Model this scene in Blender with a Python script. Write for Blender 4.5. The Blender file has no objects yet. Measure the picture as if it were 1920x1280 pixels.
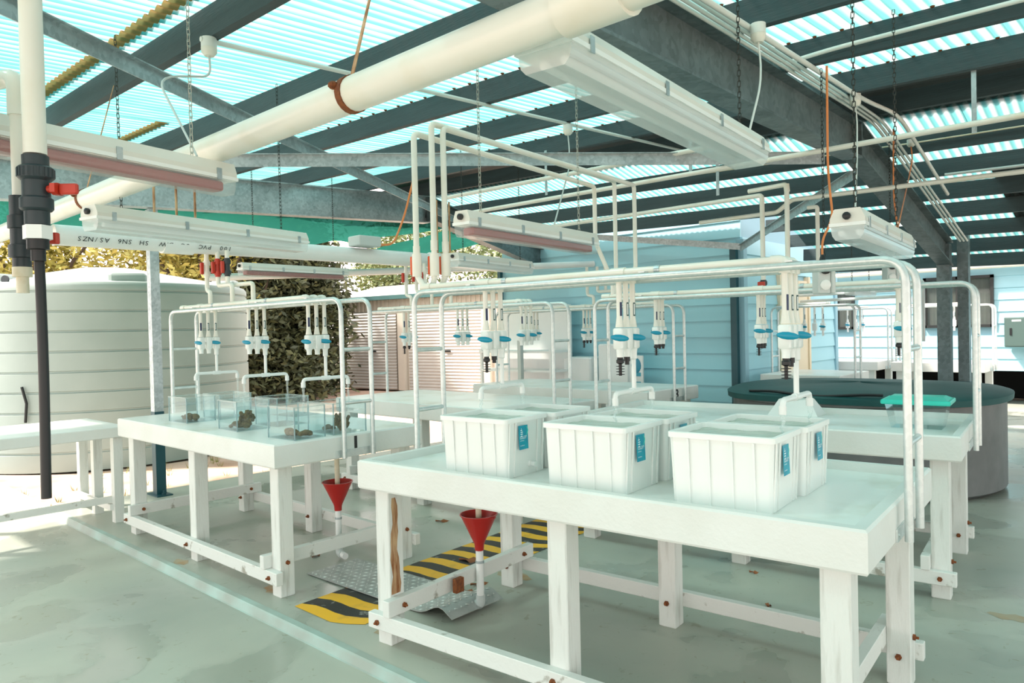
import bpy, math, random
from mathutils import Vector, Matrix
S = bpy.context.scene
COL = S.collection
random.seed(7)
pi = math.pi

# ------------------------------------------------------------------ camera
F_PX, YAW, PITCH, ROLL = 1370.0, -0.7396, -0.0158, -0.0229
cy_, sy_, cp_, sp_ = math.cos(YAW), math.sin(YAW), math.cos(PITCH), math.sin(PITCH)
fw = Vector((sy_ * cp_, cy_ * cp_, sp_)); rt = Vector((cy_, -sy_, 0)); up = rt.cross(fw)
cr_, sr_ = math.cos(ROLL), math.sin(ROLL)
r2 = rt * cr_ + up * sr_; u2 = up * cr_ - rt * sr_
cd = bpy.data.cameras.new('camera'); cam = bpy.data.objects.new('camera', cd); COL.objects.link(cam)
cd.sensor_width = 36.0; cd.lens = F_PX * 36.0 / 1920.0; cd.clip_start = 0.05; cd.clip_end = 400
cam.matrix_world = Matrix(((r2.x, u2.x, -fw.x, 0), (r2.y, u2.y, -fw.y, 0), (r2.z, u2.z, -fw.z, 1.5), (0, 0, 0, 1)))
S.camera = cam

# ------------------------------------------------------------------ sky, sun, exposure
W = bpy.data.worlds.new('sky'); S.world = W; W.use_nodes = True
bg = W.node_tree.nodes['Background']
bg.inputs[0].default_value = (1.0, 0.90, 0.86, 1); bg.inputs[1].default_value = 2.8
sd = bpy.data.lights.new('sun', 'SUN'); sun = bpy.data.objects.new('sun', sd); COL.objects.link(sun)
sd.energy = 10.0; sd.angle = math.radians(4); sd.color = (1.0, 0.90, 0.80)
sun.rotation_euler = Vector((-.45, -.45, .77)).to_track_quat('Z', 'Y').to_euler()
S.view_settings.view_transform = 'Standard'; S.view_settings.look = 'None'
S.view_settings.exposure = -0.05; S.view_settings.gamma = 1.0
S.view_settings.use_curve_mapping = False
S.cycles.max_bounces = 10; S.cycles.diffuse_bounces = 5; S.cycles.transmission_bounces = 8
S.cycles.transparent_max_bounces = 40; S.cycles.sample_clamp_indirect = 8

# ------------------------------------------------------------------ materials
M = {}
def mat(name, col, rough=0.5, metal=0.0, var=0.0, vscale=6.0, col2=None, thr=None, bump=0.0, bscale=40.0,
        stretch=(1, 1, 1), trans=0.0, spec=0.5, coat=0.0):
    """principled material; noise blends col -> col2 (soft, or past a threshold), fine bump"""
    m = bpy.data.materials.new(name); m.use_nodes = True; nt = m.node_tree; N = nt.nodes; L = nt.links
    b = N['Principled BSDF']
    b.inputs['Roughness'].default_value = rough; b.inputs['Metallic'].default_value = metal
    b.inputs['Specular IOR Level'].default_value = spec
    if coat: b.inputs['Coat Weight'].default_value = coat; b.inputs['Coat Roughness'].default_value = .12
    c4 = (*col, 1)
    b.inputs['Base Color'].default_value = c4
    if var or col2 or bump:
        tc = N.new('ShaderNodeTexCoord'); mp = N.new('ShaderNodeMapping'); mp.inputs['Scale'].default_value = stretch
        L.new(tc.outputs['Object'], mp.inputs[0])
    if var or col2:
        nz = N.new('ShaderNodeTexNoise'); nz.inputs['Scale'].default_value = vscale; nz.inputs['Detail'].default_value = 6
        L.new(mp.outputs[0], nz.inputs[0])
        rp = N.new('ShaderNodeValToRGB')
        if thr is None: a, z = .5 - .25, .5 + .25
        else: a, z = thr
        rp.color_ramp.elements[0].position = a; rp.color_ramp.elements[1].position = z
        o = col2 or tuple(max(0, c * (1 - var)) for c in col)
        rp.color_ramp.elements[0].color = c4; rp.color_ramp.elements[1].color = (*o, 1)
        L.new(nz.outputs[0], rp.inputs[0]); L.new(rp.outputs[0], b.inputs['Base Color'])
    if bump:
        n2 = N.new('ShaderNodeTexNoise'); n2.inputs['Scale'].default_value = bscale; n2.inputs['Detail'].default_value = 4
        L.new(mp.outputs[0], n2.inputs[0])
        bp = N.new('ShaderNodeBump'); bp.inputs['Strength'].default_value = bump; bp.inputs['Distance'].default_value = .01
        L.new(n2.outputs[0], bp.inputs['Height']); L.new(bp.outputs[0], b.inputs['Normal'])
    if trans: b.inputs['Transmission Weight'].default_value = trans
    M[name] = m
    return m
mat('white_paint', (.80, .82, .80), .42, col2=(.70, .71, .67), vscale=3.0, bump=.15, bscale=60, stretch=(1, 1, 1))
mat('tray_paint', (.86, .87, .84), .3, col2=(.66, .63, .54), vscale=3.5, thr=(.52, .78), bump=.05)
mat('leg_paint', (.74, .76, .73), .5, col2=(.50, .50, .46), vscale=7, thr=(.55, .8), bump=.25, bscale=50, stretch=(5, 5, .5))
mat('rail_paint', (.74, .75, .72), .5, col2=(.36, .34, .29), vscale=14, thr=(.62, .7), bump=.2)
mat('rust', (.30, .09, .02), .85, col2=(.10, .03, .015), vscale=60, bump=.4)
mat('rust_stain', (.24, .07, .015), .8, col2=(.55, .36, .20), vscale=14, thr=(.35, .6), stretch=(3, 3, .5))
mat('pvc', (.80, .79, .72), .28, col2=(.72, .67, .53), vscale=4, thr=(.5, .85))
mat('pvc_white', (.84, .86, .85), .3, var=.06)
mat('pvc_aged', (.70, .65, .50), .35, col2=(.60, .50, .30), vscale=25, thr=(.5, .8))
mat('plastic_white', (.86, .88, .86), .32, var=.05)
mat('dark_union', (.022, .035, .042), .45, bump=.1)
mat('red_handle', (.50, .035, .015), .4)
mat('orange_handle', (.75, .10, .02), .4)
mat('blue_handle', (.0, .26, .40), .35)
mat('navy_label', (.008, .025, .085), .4)
mat('green_label', (.012, .07, .07), .4)
mat('label_white', (.8, .85, .85), .4)
mat('black_rubber', (.007, .009, .011), .45)
mat('timber', (.038, .068, .075), .6, col2=(.024, .044, .050), vscale=5, bump=.25, bscale=30, stretch=(.4, 4, 4))
mat('teal_paint', (.01, .075, .095), .4)
mat('blue_board', (.34, .64, .74), .5, col2=(.38, .67, .76), vscale=1.5)
mat('blue_trim', (.28, .50, .60), .5)
mat('door_cream', (.80, .70, .52), .45, var=.04)
mat('roller_steel', (.52, .53, .50), .45, var=.06)
mat('shed_wall', (.60, .58, .50), .5, var=.05)
mat('gutter', (.06, .15, .15), .5)
mat('roof_opaque', (.05, .06, .06), .6)
mat('tank_poly', (.33, .41, .39), .5, col2=(.41, .49, .47), vscale=1.5)
mat('funnel_red', (.42, .015, .012), .3)
mat('tub_plastic', (.86, .88, .86), .35, var=.03)
mat('sticker_teal', (.0, .25, .40), .3, col2=(.0, .38, .50), vscale=18)
mat('sticker_white', (.85, .92, .95), .4)
mat('tank_grey', (.11, .125, .125), .55, col2=(.18, .19, .19), vscale=5)
mat('cover_green', (.004, .085, .085), .6, var=.2)
mat('lid_teal', (.03, .62, .50), .35)
mat('batten_body', (.74, .73, .67), .35, var=.05)
mat('batten_red', (.36, .055, .05), .35)  # dull red of the band behind the lens, does not emit
mat('box_grey', (.55, .60, .59), .4)
mat('cabinet_green', (.07, .12, .11), .45)
mat('orange_cable', (.75, .24, .07), .4)
mat('cable_white', (.75, .76, .72), .4)
mat('foam_white', (.86, .88, .88), .6, var=.03)
mat('window_frame', (.02, .022, .022), .4)
mat('curtain', (.36, .36, .29), .8, col2=(.16, .17, .15), vscale=9, stretch=(6, 1, .2))
mat('void_dark', (.012, .012, .012), .9)
mat('coral_brown', (.075, .040, .016), .8, col2=(.20, .13, .035), vscale=35, bump=.6, bscale=60)
mat('leaf_brown', (.36, .12, .04), .7, var=.4, vscale=20)
mat('bark', (.12, .09, .07), .9, bump=.5)
mat('chain_dark', (.05, .055, .05), .5, metal=.8)
mat('chain_steel', (.42, .43, .38), .45, metal=.8)
mat('kerb', (.38, .52, .48), .5, col2=(.33, .38, .34), vscale=3, thr=(.35, .6))
mat('green_net_solid', (.03, .16, .12), .8)

def galv(name, c1, c2, scale=45, rough=.42, metal=.75):
    m = bpy.data.materials.new(name); m.use_nodes = True; nt = m.node_tree; N = nt.nodes; L = nt.links
    b = N['Principled BSDF']; b.inputs['Metallic'].default_value = metal; b.inputs['Roughness'].default_value = rough
    tc = N.new('ShaderNodeTexCoord'); vo = N.new('ShaderNodeTexVoronoi'); vo.inputs['Scale'].default_value = scale
    nz = N.new('ShaderNodeTexNoise'); nz.inputs['Scale'].default_value = 4
    L.new(tc.outputs['Object'], vo.inputs[0]); L.new(tc.outputs['Object'], nz.inputs[0])
    mx = N.new('ShaderNodeMath'); mx.operation = 'MULTIPLY_ADD'; mx.inputs[1].default_value = .5
    L.new(vo.outputs['Color'], mx.inputs[0]); L.new(nz.outputs[0], mx.inputs[2])
    rp = N.new('ShaderNodeValToRGB'); rp.color_ramp.elements[0].position = .35; rp.color_ramp.elements[1].position = 1.0
    rp.color_ramp.elements[0].color = (*c1, 1); rp.color_ramp.elements[1].color = (*c2, 1)
    L.new(mx.outputs[0], rp.inputs[0]); L.new(rp.outputs[0], b.inputs['Base Color'])
    M[name] = m
galv('galv', (.30, .36, .38), (.55, .62, .64))
galv('galv_dark', (.10, .135, .14), (.20, .25, .26), 30, .5, .6)
galv('galv_tube', (.55, .60, .60), (.70, .75, .74), 60, .38, .55)
galv('plate_base', (.34, .36, .35), (.50, .52, .51), 25, .45, .45)
galv('plate_alu', (.55, .56, .53), (.75, .76, .74), 25, .35, .45)

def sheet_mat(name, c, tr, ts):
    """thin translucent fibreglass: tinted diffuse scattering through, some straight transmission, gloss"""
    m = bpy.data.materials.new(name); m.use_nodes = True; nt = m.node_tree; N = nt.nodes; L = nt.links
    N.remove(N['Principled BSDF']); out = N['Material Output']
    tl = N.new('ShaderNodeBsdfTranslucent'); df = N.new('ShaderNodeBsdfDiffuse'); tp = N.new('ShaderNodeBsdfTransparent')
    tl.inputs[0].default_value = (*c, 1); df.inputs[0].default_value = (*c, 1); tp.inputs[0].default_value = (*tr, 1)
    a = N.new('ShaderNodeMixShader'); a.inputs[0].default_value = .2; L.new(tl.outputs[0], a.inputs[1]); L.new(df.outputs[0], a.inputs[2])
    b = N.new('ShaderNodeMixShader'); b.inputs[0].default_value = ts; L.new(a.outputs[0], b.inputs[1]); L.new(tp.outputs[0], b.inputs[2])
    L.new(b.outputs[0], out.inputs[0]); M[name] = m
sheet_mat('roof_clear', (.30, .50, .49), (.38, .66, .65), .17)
def crest_light_tint(name, trough, crest):  # paints in the pale lines where light grazes the corrugation crests
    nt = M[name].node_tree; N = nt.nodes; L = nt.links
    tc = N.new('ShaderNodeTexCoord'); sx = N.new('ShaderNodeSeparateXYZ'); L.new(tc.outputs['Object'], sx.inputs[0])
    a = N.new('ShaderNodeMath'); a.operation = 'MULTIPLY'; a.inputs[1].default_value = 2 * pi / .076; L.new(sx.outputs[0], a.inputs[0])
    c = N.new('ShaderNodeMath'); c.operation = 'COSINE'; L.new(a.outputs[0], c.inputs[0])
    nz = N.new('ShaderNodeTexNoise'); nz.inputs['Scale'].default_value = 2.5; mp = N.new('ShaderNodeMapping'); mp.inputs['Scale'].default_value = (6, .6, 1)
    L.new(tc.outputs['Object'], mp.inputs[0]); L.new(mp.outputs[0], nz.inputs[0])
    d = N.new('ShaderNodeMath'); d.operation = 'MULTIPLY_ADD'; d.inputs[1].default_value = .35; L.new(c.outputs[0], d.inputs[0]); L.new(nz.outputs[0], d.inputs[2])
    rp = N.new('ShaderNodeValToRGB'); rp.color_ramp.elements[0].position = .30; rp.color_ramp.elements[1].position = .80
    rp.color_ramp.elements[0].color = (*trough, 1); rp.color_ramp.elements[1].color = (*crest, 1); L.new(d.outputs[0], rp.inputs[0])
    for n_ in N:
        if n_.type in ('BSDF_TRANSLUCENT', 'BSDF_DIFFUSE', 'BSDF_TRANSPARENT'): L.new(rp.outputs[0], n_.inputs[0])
crest_light_tint('roof_clear', (.10, .31, .315), (.36, .43, .42))
sheet_mat('lap_rust', (.55, .30, .12), (.6, .4, .2), .1)
sheet_mat('shade_cloth', (.015, .10, .075), (.05, .22, .17), .15)

def glass_mat(name, tint, a=.12, rough=.03):
    """thin clear sheet: mostly see-through, fresnel gloss, a little tinted haze"""
    m = bpy.data.materials.new(name); m.use_nodes = True; nt = m.node_tree; N = nt.nodes; L = nt.links
    N.remove(N['Principled BSDF']); out = N['Material Output']
    tp = N.new('ShaderNodeBsdfTransparent'); tp.inputs[0].default_value = (*tint, 1)
    gl = N.new('ShaderNodeBsdfGlossy'); gl.inputs['Roughness'].default_value = rough
    df = N.new('ShaderNodeBsdfDiffuse'); df.inputs[0].default_value = (*tint, 1)
    lf = N.new('ShaderNodeLayerWeight'); lf.inputs[0].default_value = .5
    pw = N.new('ShaderNodeMath'); pw.operation = 'POWER'; pw.inputs[1].default_value = 4; L.new(lf.outputs['Facing'], pw.inputs[0])
    lw = N.new('ShaderNodeMath'); lw.operation = 'MULTIPLY_ADD'; lw.inputs[1].default_value = .6; lw.inputs[2].default_value = .03; L.new(pw.outputs[0], lw.inputs[0])
    x = N.new('ShaderNodeMixShader'); x.inputs[0].default_value = a; L.new(tp.outputs[0], x.inputs[1]); L.new(df.outputs[0], x.inputs[2])
    y = N.new('ShaderNodeMixShader'); L.new(lw.outputs[0], y.inputs[0]); L.new(x.outputs[0], y.inputs[1]); L.new(gl.outputs[0], y.inputs[2])
    L.new(y.outputs[0], out.inputs[0]); M[name] = m
glass_mat('glass_clear', (.93, .975, .98), .018)
glass_mat('glass_edge', (.55, .68, .70), .4)
glass_mat('lens_clear', (.90, .94, .93), .16, .15)
glass_mat('lens_milky', (.92, .96, .96), .42, .2)
glass_mat('water_stream', (.93, .97, .97), .18, .05)
glass_mat('water_green', (.72, .80, .72), .65, .05)
glass_mat('window_glass', (.55, .6, .58), .1, .03)

def floor_mat():
    m = bpy.data.materials.new('floor_concrete'); m.use_nodes = True; nt = m.node_tree; N = nt.nodes; L = nt.links
    b = N['Principled BSDF']; tc = N.new('ShaderNodeTexCoord')
    def noise(s, d=5, dist=0):
        n = N.new('ShaderNodeTexNoise'); n.inputs['Scale'].default_value = s; n.inputs['Detail'].default_value = d
        n.inputs['Distortion'].default_value = dist; L.new(tc.outputs['Object'], n.inputs[0]); return n
    def ramp(n, e):
        r = N.new('ShaderNodeValToRGB'); el = r.color_ramp.elements
        el[0].position, el[0].color = e[0][0], (*e[0][1], 1); el[1].position, el[1].color = e[-1][0], (*e[-1][1], 1)
        for p, c in e[1:-1]: q = el.new(p); q.color = (*c, 1)
        L.new(n.outputs[0], r.inputs[0]); return r
    base = ramp(noise(.9), [(.3, (.33, .36, .32)), (.7, (.46, .47, .40))])
    wet = ramp(noise(1.3, 4, .3), [(.52, (1, 1, 1)), (.56, (.72, .74, .73))])
    mx = N.new('ShaderNodeMix'); mx.data_type = 'RGBA'; mx.blend_type = 'MULTIPLY'; mx.inputs[0].default_value = .6
    L.new(base.outputs[0], mx.inputs[6]); L.new(wet.outputs[0], mx.inputs[7])
    spk = ramp(noise(16, 3, 1.2), [(.66, (1, 1, 1)), (.72, (.62, .55, .42))])
    m2 = N.new('ShaderNodeMix'); m2.data_type = 'RGBA'; m2.blend_type = 'MULTIPLY'; m2.inputs[0].default_value = .55
    L.new(mx.outputs[2], m2.inputs[6]); L.new(spk.outputs[0], m2.inputs[7]); L.new(m2.outputs[2], b.inputs['Base Color'])
    rr = ramp(noise(1.3, 4, .3), [(.45, (.42, .42, .42)), (.6, (.2, .2, .2))]); L.new(rr.outputs[0], b.inputs['Roughness'])
    bp = N.new('ShaderNodeBump'); bp.inputs['Strength'].default_value = .08; L.new(noise(30).outputs[0], bp.inputs['Height']); L.new(bp.outputs[0], b.inputs['Normal'])
    M['floor_concrete'] = m
floor_mat()
mat('sand', (.68, .50, .40), .95, col2=(.50, .30, .20), vscale=2.2, thr=(.48, .75), bump=.5, bscale=12)
mat('floor_rust', (.40, .33, .22), .4, col2=(.42, .20, .06), vscale=9, thr=(.45, .75))
mat('grass_tuft', (.30, .30, .10), .9)

def stripe_mat():
    m = bpy.data.materials.new('hazard_paint'); m.use_nodes = True; nt = m.node_tree; N = nt.nodes; L = nt.links
    b = N['Principled BSDF']; b.inputs['Roughness'].default_value = .5
    tc = N.new('ShaderNodeTexCoord'); nz = N.new('ShaderNodeTexNoise'); nz.inputs['Scale'].default_value = 12; nz.inputs['Detail'].default_value = 5
    L.new(tc.outputs['Object'], nz.inputs[0])
    rp = N.new('ShaderNodeValToRGB'); rp.color_ramp.elements[0].position = .62; rp.color_ramp.elements[1].position = .68
    rp.color_ramp.elements[0].color = (.02, .023, .022, 1); rp.color_ramp.elements[1].color = (.25, .25, .23, 1)
    L.new(nz.outputs[0], rp.inputs[0]); L.new(rp.outputs[0], b.inputs['Base Color']); M['hazard_black'] = m
stripe_mat()
mat('hazard_yellow', (.88, .46, .02), .5, col2=(.55, .30, .05), vscale=9, thr=(.55, .8))

# ------------------------------------------------------------------ mesh helpers
class MB:
    def __init__(s): s.v = []; s.f = []
    def add(s, vs, fs):
        o = len(s.v); s.v += [tuple(v) for v in vs]; s.f += [tuple(i + o for i in f) for f in fs]; return s
    def box(s, x0, x1, y0, y1, z0, z1, bev=0):
        if bev:
            e = bev
            pr = [(x0 + e, y0), (x1 - e, y0), (x1, y0 + e), (x1, y1 - e), (x1 - e, y1), (x0 + e, y1), (x0, y1 - e), (x0, y0 + e)]
            mx, my = (x0 + x1) / 2, (y0 + y1) / 2
            def ins(p): return (p[0] + (e if p[0] < mx else -e) * .7, p[1] + (e if p[1] < my else -e) * .7)
            vs = [(*ins(p), z0) for p in pr] + [(*p, z0 + e) for p in pr] + [(*p, z1 - e) for p in pr] + [(*ins(p), z1) for p in pr]
            fs = [tuple(range(7, -1, -1)), tuple(range(24, 32))]
            for k in range(3):
                for i in range(8): j = (i + 1) % 8; fs.append((k * 8 + i, k * 8 + j, k * 8 + 8 + j, k * 8 + 8 + i))
            return s.add(vs, fs)
        vs = [(x, y, z) for z in (z0, z1) for y in (y0, y1) for x in (x0, x1)]
        return s.add(vs, [(0, 2, 3, 1), (4, 5, 7, 6), (0, 1, 5, 4), (2, 6, 7, 3), (0, 4, 6, 2), (1, 3, 7, 5)])
    def beam(s, a, b, w, h, upv=(0, 0, 1)):
        """rectangular bar a->b, width w, height h (centred)"""
        a, b = Vector(a), Vector(b); d = (b - a).normalized(); r = d.cross(Vector(upv)).normalized(); u = r.cross(d)
        vs = [p + r * sx * w / 2 + u * sz * h / 2 for p in (a, b) for sx, sz in ((-1, -1), (1, -1), (1, 1), (-1, 1))]
        return s.add(vs, [(3, 2, 1, 0), (4, 5, 6, 7), (0, 1, 5, 4), (1, 2, 6, 5), (2, 3, 7, 6), (3, 0, 4, 7)])
    def tube(s, pts, r, n=10, cap=True):
        pts = [Vector(p) for p in pts]; rr = r if isinstance(r, (list, tuple)) else [r] * len(pts)
        t0 = (pts[1] - pts[0]).normalized(); ref = Vector((0, 0, 1)) if abs(t0.z) < .9 else Vector((1, 0, 0))
        nx = t0.cross(ref).normalized(); o = len(s.v); k = len(pts)
        for i, p in enumerate(pts):
            if i == 0: t = t0
            elif i == k - 1: t = (pts[i] - pts[i - 1]).normalized()
            else:
                t = ((pts[i + 1] - pts[i]).normalized() + (pts[i] - pts[i - 1]).normalized())
                t = t.normalized() if t.length > 1e-6 else (pts[i] - pts[i - 1]).normalized()
            nx = (nx - t * nx.dot(t)).normalized(); ny = t.cross(nx)
            for j in range(n):
                a = 2 * pi * j / n; s.v.append(tuple(p + (nx * math.cos(a) + ny * math.sin(a)) * rr[i]))
        for i in range(k - 1):
            for j in range(n):
                q = (j + 1) % n; s.f.append((o + i * n + j, o + i * n + q, o + (i + 1) * n + q, o + (i + 1) * n + j))
        if cap:
            s.f.append(tuple(o + j for j in range(n - 1, -1, -1))); s.f.append(tuple(o + (k - 1) * n + j for j in range(n)))
        return s
    def lathe(s, prof, c=(0, 0, 0), n=16, axis='z', cap=True):
        c = Vector(c); o = len(s.v)
        for r, h in prof:
            for j in range(n):
                a = 2 * pi * j / n; x, y = r * math.cos(a), r * math.sin(a)
                s.v.append(tuple(c + (Vector((x, y, h)) if axis == 'z' else Vector((h, x, y)) if axis == 'x' else Vector((y, h, x)))))
        for i in range(len(prof) - 1):
            for j in range(n):
                q = (j + 1) % n; s.f.append((o + i * n + j, o + i * n + q, o + (i + 1) * n + q, o + (i + 1) * n + j))
        if cap:
            s.f.append(tuple(o + j for j in range(n - 1, -1, -1))); m = o + (len(prof) - 1) * n; s.f.append(tuple(m + j for j in range(n)))
        return s
    def prism(s, poly, a, b, axis='x'):
        """polygon extruded along an axis from a to b; poly in the two other axes"""
        n = len(poly); o = len(s.v)
        for h in (a, b):
            for p, q in poly: s.v.append((h, p, q) if axis == 'x' else (p, h, q) if axis == 'y' else (p, q, h))
        s.f.append(tuple(o + i for i in range(n - 1, -1, -1))); s.f.append(tuple(o + n + i for i in range(n)))
        for i in range(n): j = (i + 1) % n; s.f.append((o + i, o + j, o + n + j, o + n + i))
        return s
    def ell(s, c, rx, ry, rz, n=10, m=6, rot=None):
        c = Vector(c); o = len(s.v); R = rot or Matrix.Identity(3)
        for i in range(m + 1):
            th = pi * i / m
            for j in range(n):
                a = 2 * pi * j / n
                s.v.append(tuple(c + R @ Vector((rx * math.sin(th) * math.cos(a), ry * math.sin(th) * math.sin(a), rz * math.cos(th)))))
        for i in range(m):
            for j in range(n): q = (j + 1) % n; s.f.append((o + i * n + j, o + (i + 1) * n + j, o + (i + 1) * n + q, o + i * n + q))
        return s
    def mesh(s, name, smooth=True):
        me = bpy.data.meshes.new(name); me.from_pydata(s.v, [], s.f); me.validate(clean_customdata=False)
        if smooth:
            me.shade_smooth(); me.set_sharp_from_angle(angle=math.radians(38))
        me.update(); return me
    def build(s, name, m, parent=None, smooth=True):
        me = s.mesh(name, smooth); return put(name, me, m, parent)
def put(name, me, m, parent=None, loc=None, rot=None):
    mm = M[m] if isinstance(m, str) else m
    if mm and not me.materials: me.materials.append(mm)
    o = bpy.data.objects.new(name, me); COL.objects.link(o)
    if parent: o.parent = parent
    if loc: o.location = loc
    if rot: o.rotation_euler = rot
    return o
def empty(name, loc=(0, 0, 0), rz=0):
    o = bpy.data.objects.new(name, None); COL.objects.link(o); o.location = loc; o.rotation_euler = (0, 0, rz); o.empty_display_size = .1; return o
def tag(o, label, cat, group=None):
    o['label'] = label; o['category'] = cat
    if group: o['group'] = group
    return o
def struct(o, label=None):
    o['kind'] = 'structure'
    if label: o['label'] = label
    return o
def fillet(pts, rad, n=5):
    pts = [Vector(p) for p in pts]; out = [pts[0]]
    for i in range(1, len(pts) - 1):
        a, p, b = pts[i - 1], pts[i], pts[i + 1]; d1 = (a - p); d2 = (b - p); r = min(rad, d1.length * .49, d2.length * .49)
        q1 = p + d1.normalized() * r; q2 = p + d2.normalized() * r
        for k in range(n + 1): t = k / n; out.append(q1 * (1 - t) ** 2 + p * 2 * t * (1 - t) + q2 * t * t)
    out.append(pts[-1]); return out
def copy_tree(o, parent=None):
    c = o.copy(); COL.objects.link(c); c.parent = parent
    for ch in list(o.children): copy_tree(ch, c)
    return c
def text_mesh(txt, size, depth=.0004, spacing=1.0, align='CENTER', bold=0.0):
    cu = bpy.data.curves.new('lettering', 'FONT'); cu.body = txt; cu.size = size; cu.extrude = depth; cu.align_x = align; cu.offset = bold
    cu.space_line = spacing; cu.resolution_u = 2
    o = bpy.data.objects.new('lettering', cu); COL.objects.link(o); bpy.context.view_layer.update()
    me = bpy.data.meshes.new_from_object(o.evaluated_get(bpy.context.evaluated_depsgraph_get()))
    bpy.data.objects.remove(o); bpy.data.curves.remove(cu); return me
def chain_mesh(length, link=.030, r=.0019, wid=.0068):
    """hanging chain from z=0 down to -length, alternate links turned"""
    mb = MB(); n = max(2, int(length / (link * .78)))
    for i in range(n):
        zc = -(i + .5) * length / n; h = link / 2 - wid; ring = []
        for k in range(10):
            a = 2 * pi * k / 10; x, z = wid * math.cos(a), wid * math.sin(a) + (h if math.sin(a) > 0 else -h)
            ring.append((x, 0, zc + z) if i % 2 else (0, x, zc + z))
        ring.append(ring[0]); mb.tube(ring, r, 4, cap=False)
    return mb.mesh('chain')

# ================================================================== SETTING
XL, XR = -8.1, 5.6                                   # roof extent along the purlins
def zn(x, y): return 3.12 + .05 * (y - 6.3) - .025 * (x + 1.93)      # purlin seat, gentle pitch
def zf(x, y): return 3.12 - .23 * (y - 6.3) - .025 * (x + 1.93)      # purlin seat, steep pitch
PH = .15                                             # purlin depth
# ---- ground and floors
def grid_mesh(x0, x1, y0, y1, nx, ny, zfun):
    mb = MB(); mb.v = [(x0 + (x1 - x0) * i / nx, y0 + (y1 - y0) * j / ny, zfun(x0 + (x1 - x0) * i / nx, y0 + (y1 - y0) * j / ny)) for j in range(ny + 1) for i in range(nx + 1)]
    mb.f = [(j * (nx + 1) + i, j * (nx + 1) + i + 1, (j + 1) * (nx + 1) + i + 1, (j + 1) * (nx + 1) + i) for j in range(ny) for i in range(nx)]
    return mb
g = grid_mesh(-60, 40, -40, 60, 100, 100, lambda x, y: -.11 + .03 * math.sin(x * 1.7) * math.sin(y * 1.3)).build('ground', 'sand')
struct(g, 'pinkish sandy ground around the shelter')
fl = struct(MB().box(-7.45, 9, 2.03, 16, -.5, 0).build('floor', 'floor_concrete', smooth=False), 'grey-green painted concrete floor under the tables')
fl2 = struct(MB().box(-30, 9, -9, 1.965, -.5, -.045).build('floor', 'floor_concrete', smooth=False), 'lower wet concrete floor in front of the kerb')
kb = struct(MB().prism([(1.965, -.5), (1.965, -.044), (1.972, -.04), (1.984, -.004), (1.992, .003), (2.03, .003), (2.03, -.5)], -30, 9, 'x').build('trim_1', 'kerb', smooth=False), 'pale teal concrete kerb edge along the floor')

# ---- roof
roof = struct(empty('ceiling', (-1.9, 3, 3.1)), 'corrugated roof of clear turquoise and dark sheets on dark purlins')
def rput(mb, name, m, smooth=True):
    o = mb.build(name, m, None, smooth); o.parent = roof; o.matrix_parent_inverse = Matrix.Translation((1.9, -3, -3.1)); return o
def zsheet(x, y): return (zn(x, y) if y <= 6.3 else zf(x, y)) + PH + .010
def corr(x0, x1, y0, y1, off=0.0, amp=.0095, pitch=.076, seg=6):
    n = int(round((x1 - x0) / pitch * seg)); mb = MB(); ys = [y0, y1]
    for y in ys:
        for i in range(n + 1):
            x = x0 + (x1 - x0) * i / n; mb.v.append((x, y, zsheet(x, y) + off + amp * math.cos(2 * pi * x / pitch)))
    mb.f = [(i, i + 1, n + 2 + i, n + 1 + i) for i in range(n)]
    return mb
sw = .76
ncol = int((XR - XL) / sw)
for c in range(ncol):
    x0 = XL + c * sw; x1 = x0 + sw + .004
    lap = 2.4 if x0 < -5.9 else 1.5
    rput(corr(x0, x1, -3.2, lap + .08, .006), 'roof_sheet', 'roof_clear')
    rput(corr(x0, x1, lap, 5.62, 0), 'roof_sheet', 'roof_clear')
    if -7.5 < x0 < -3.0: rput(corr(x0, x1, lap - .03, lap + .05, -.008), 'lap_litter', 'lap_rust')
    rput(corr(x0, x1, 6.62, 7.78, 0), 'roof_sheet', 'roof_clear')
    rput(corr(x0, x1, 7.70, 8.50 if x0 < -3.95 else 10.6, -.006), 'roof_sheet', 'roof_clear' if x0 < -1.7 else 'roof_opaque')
rput(MB().add([(XL, 5.5, zsheet(XL, 5.5) + .03), (XR, 5.5, zsheet(XR, 5.5) + .03), (XR, 6.3, zn(XR, 6.3) + PH + .06), (XL, 6.3, zn(XL, 6.3) + PH + .06),
               (XL, 6.72, zsheet(XL, 6.72) + .03), (XR, 6.72, zsheet(XR, 6.72) + .03)], [(0, 1, 2, 3), (3, 2, 5, 4)]), 'ridge_cap', 'roof_opaque', False)
PY = [-2.0, -1.08, -.16, .75, 1.66, 2.60, 3.55, 4.42, 5.31, 6.20]
FY = [7.04, 7.60, 8.18, 8.70, 9.30, 9.90, 10.5]
for y in PY + FY:
    z = zn if y < 6.3 else zf
    xl = XL if y < 8.5 else -3.7
    mb = MB().beam((xl, y, z(xl, y) + PH / 2), (XR, y, z(XR, y) + PH / 2), .05, PH)
    p = rput(mb, 'purlin', 'timber', False)
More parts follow.
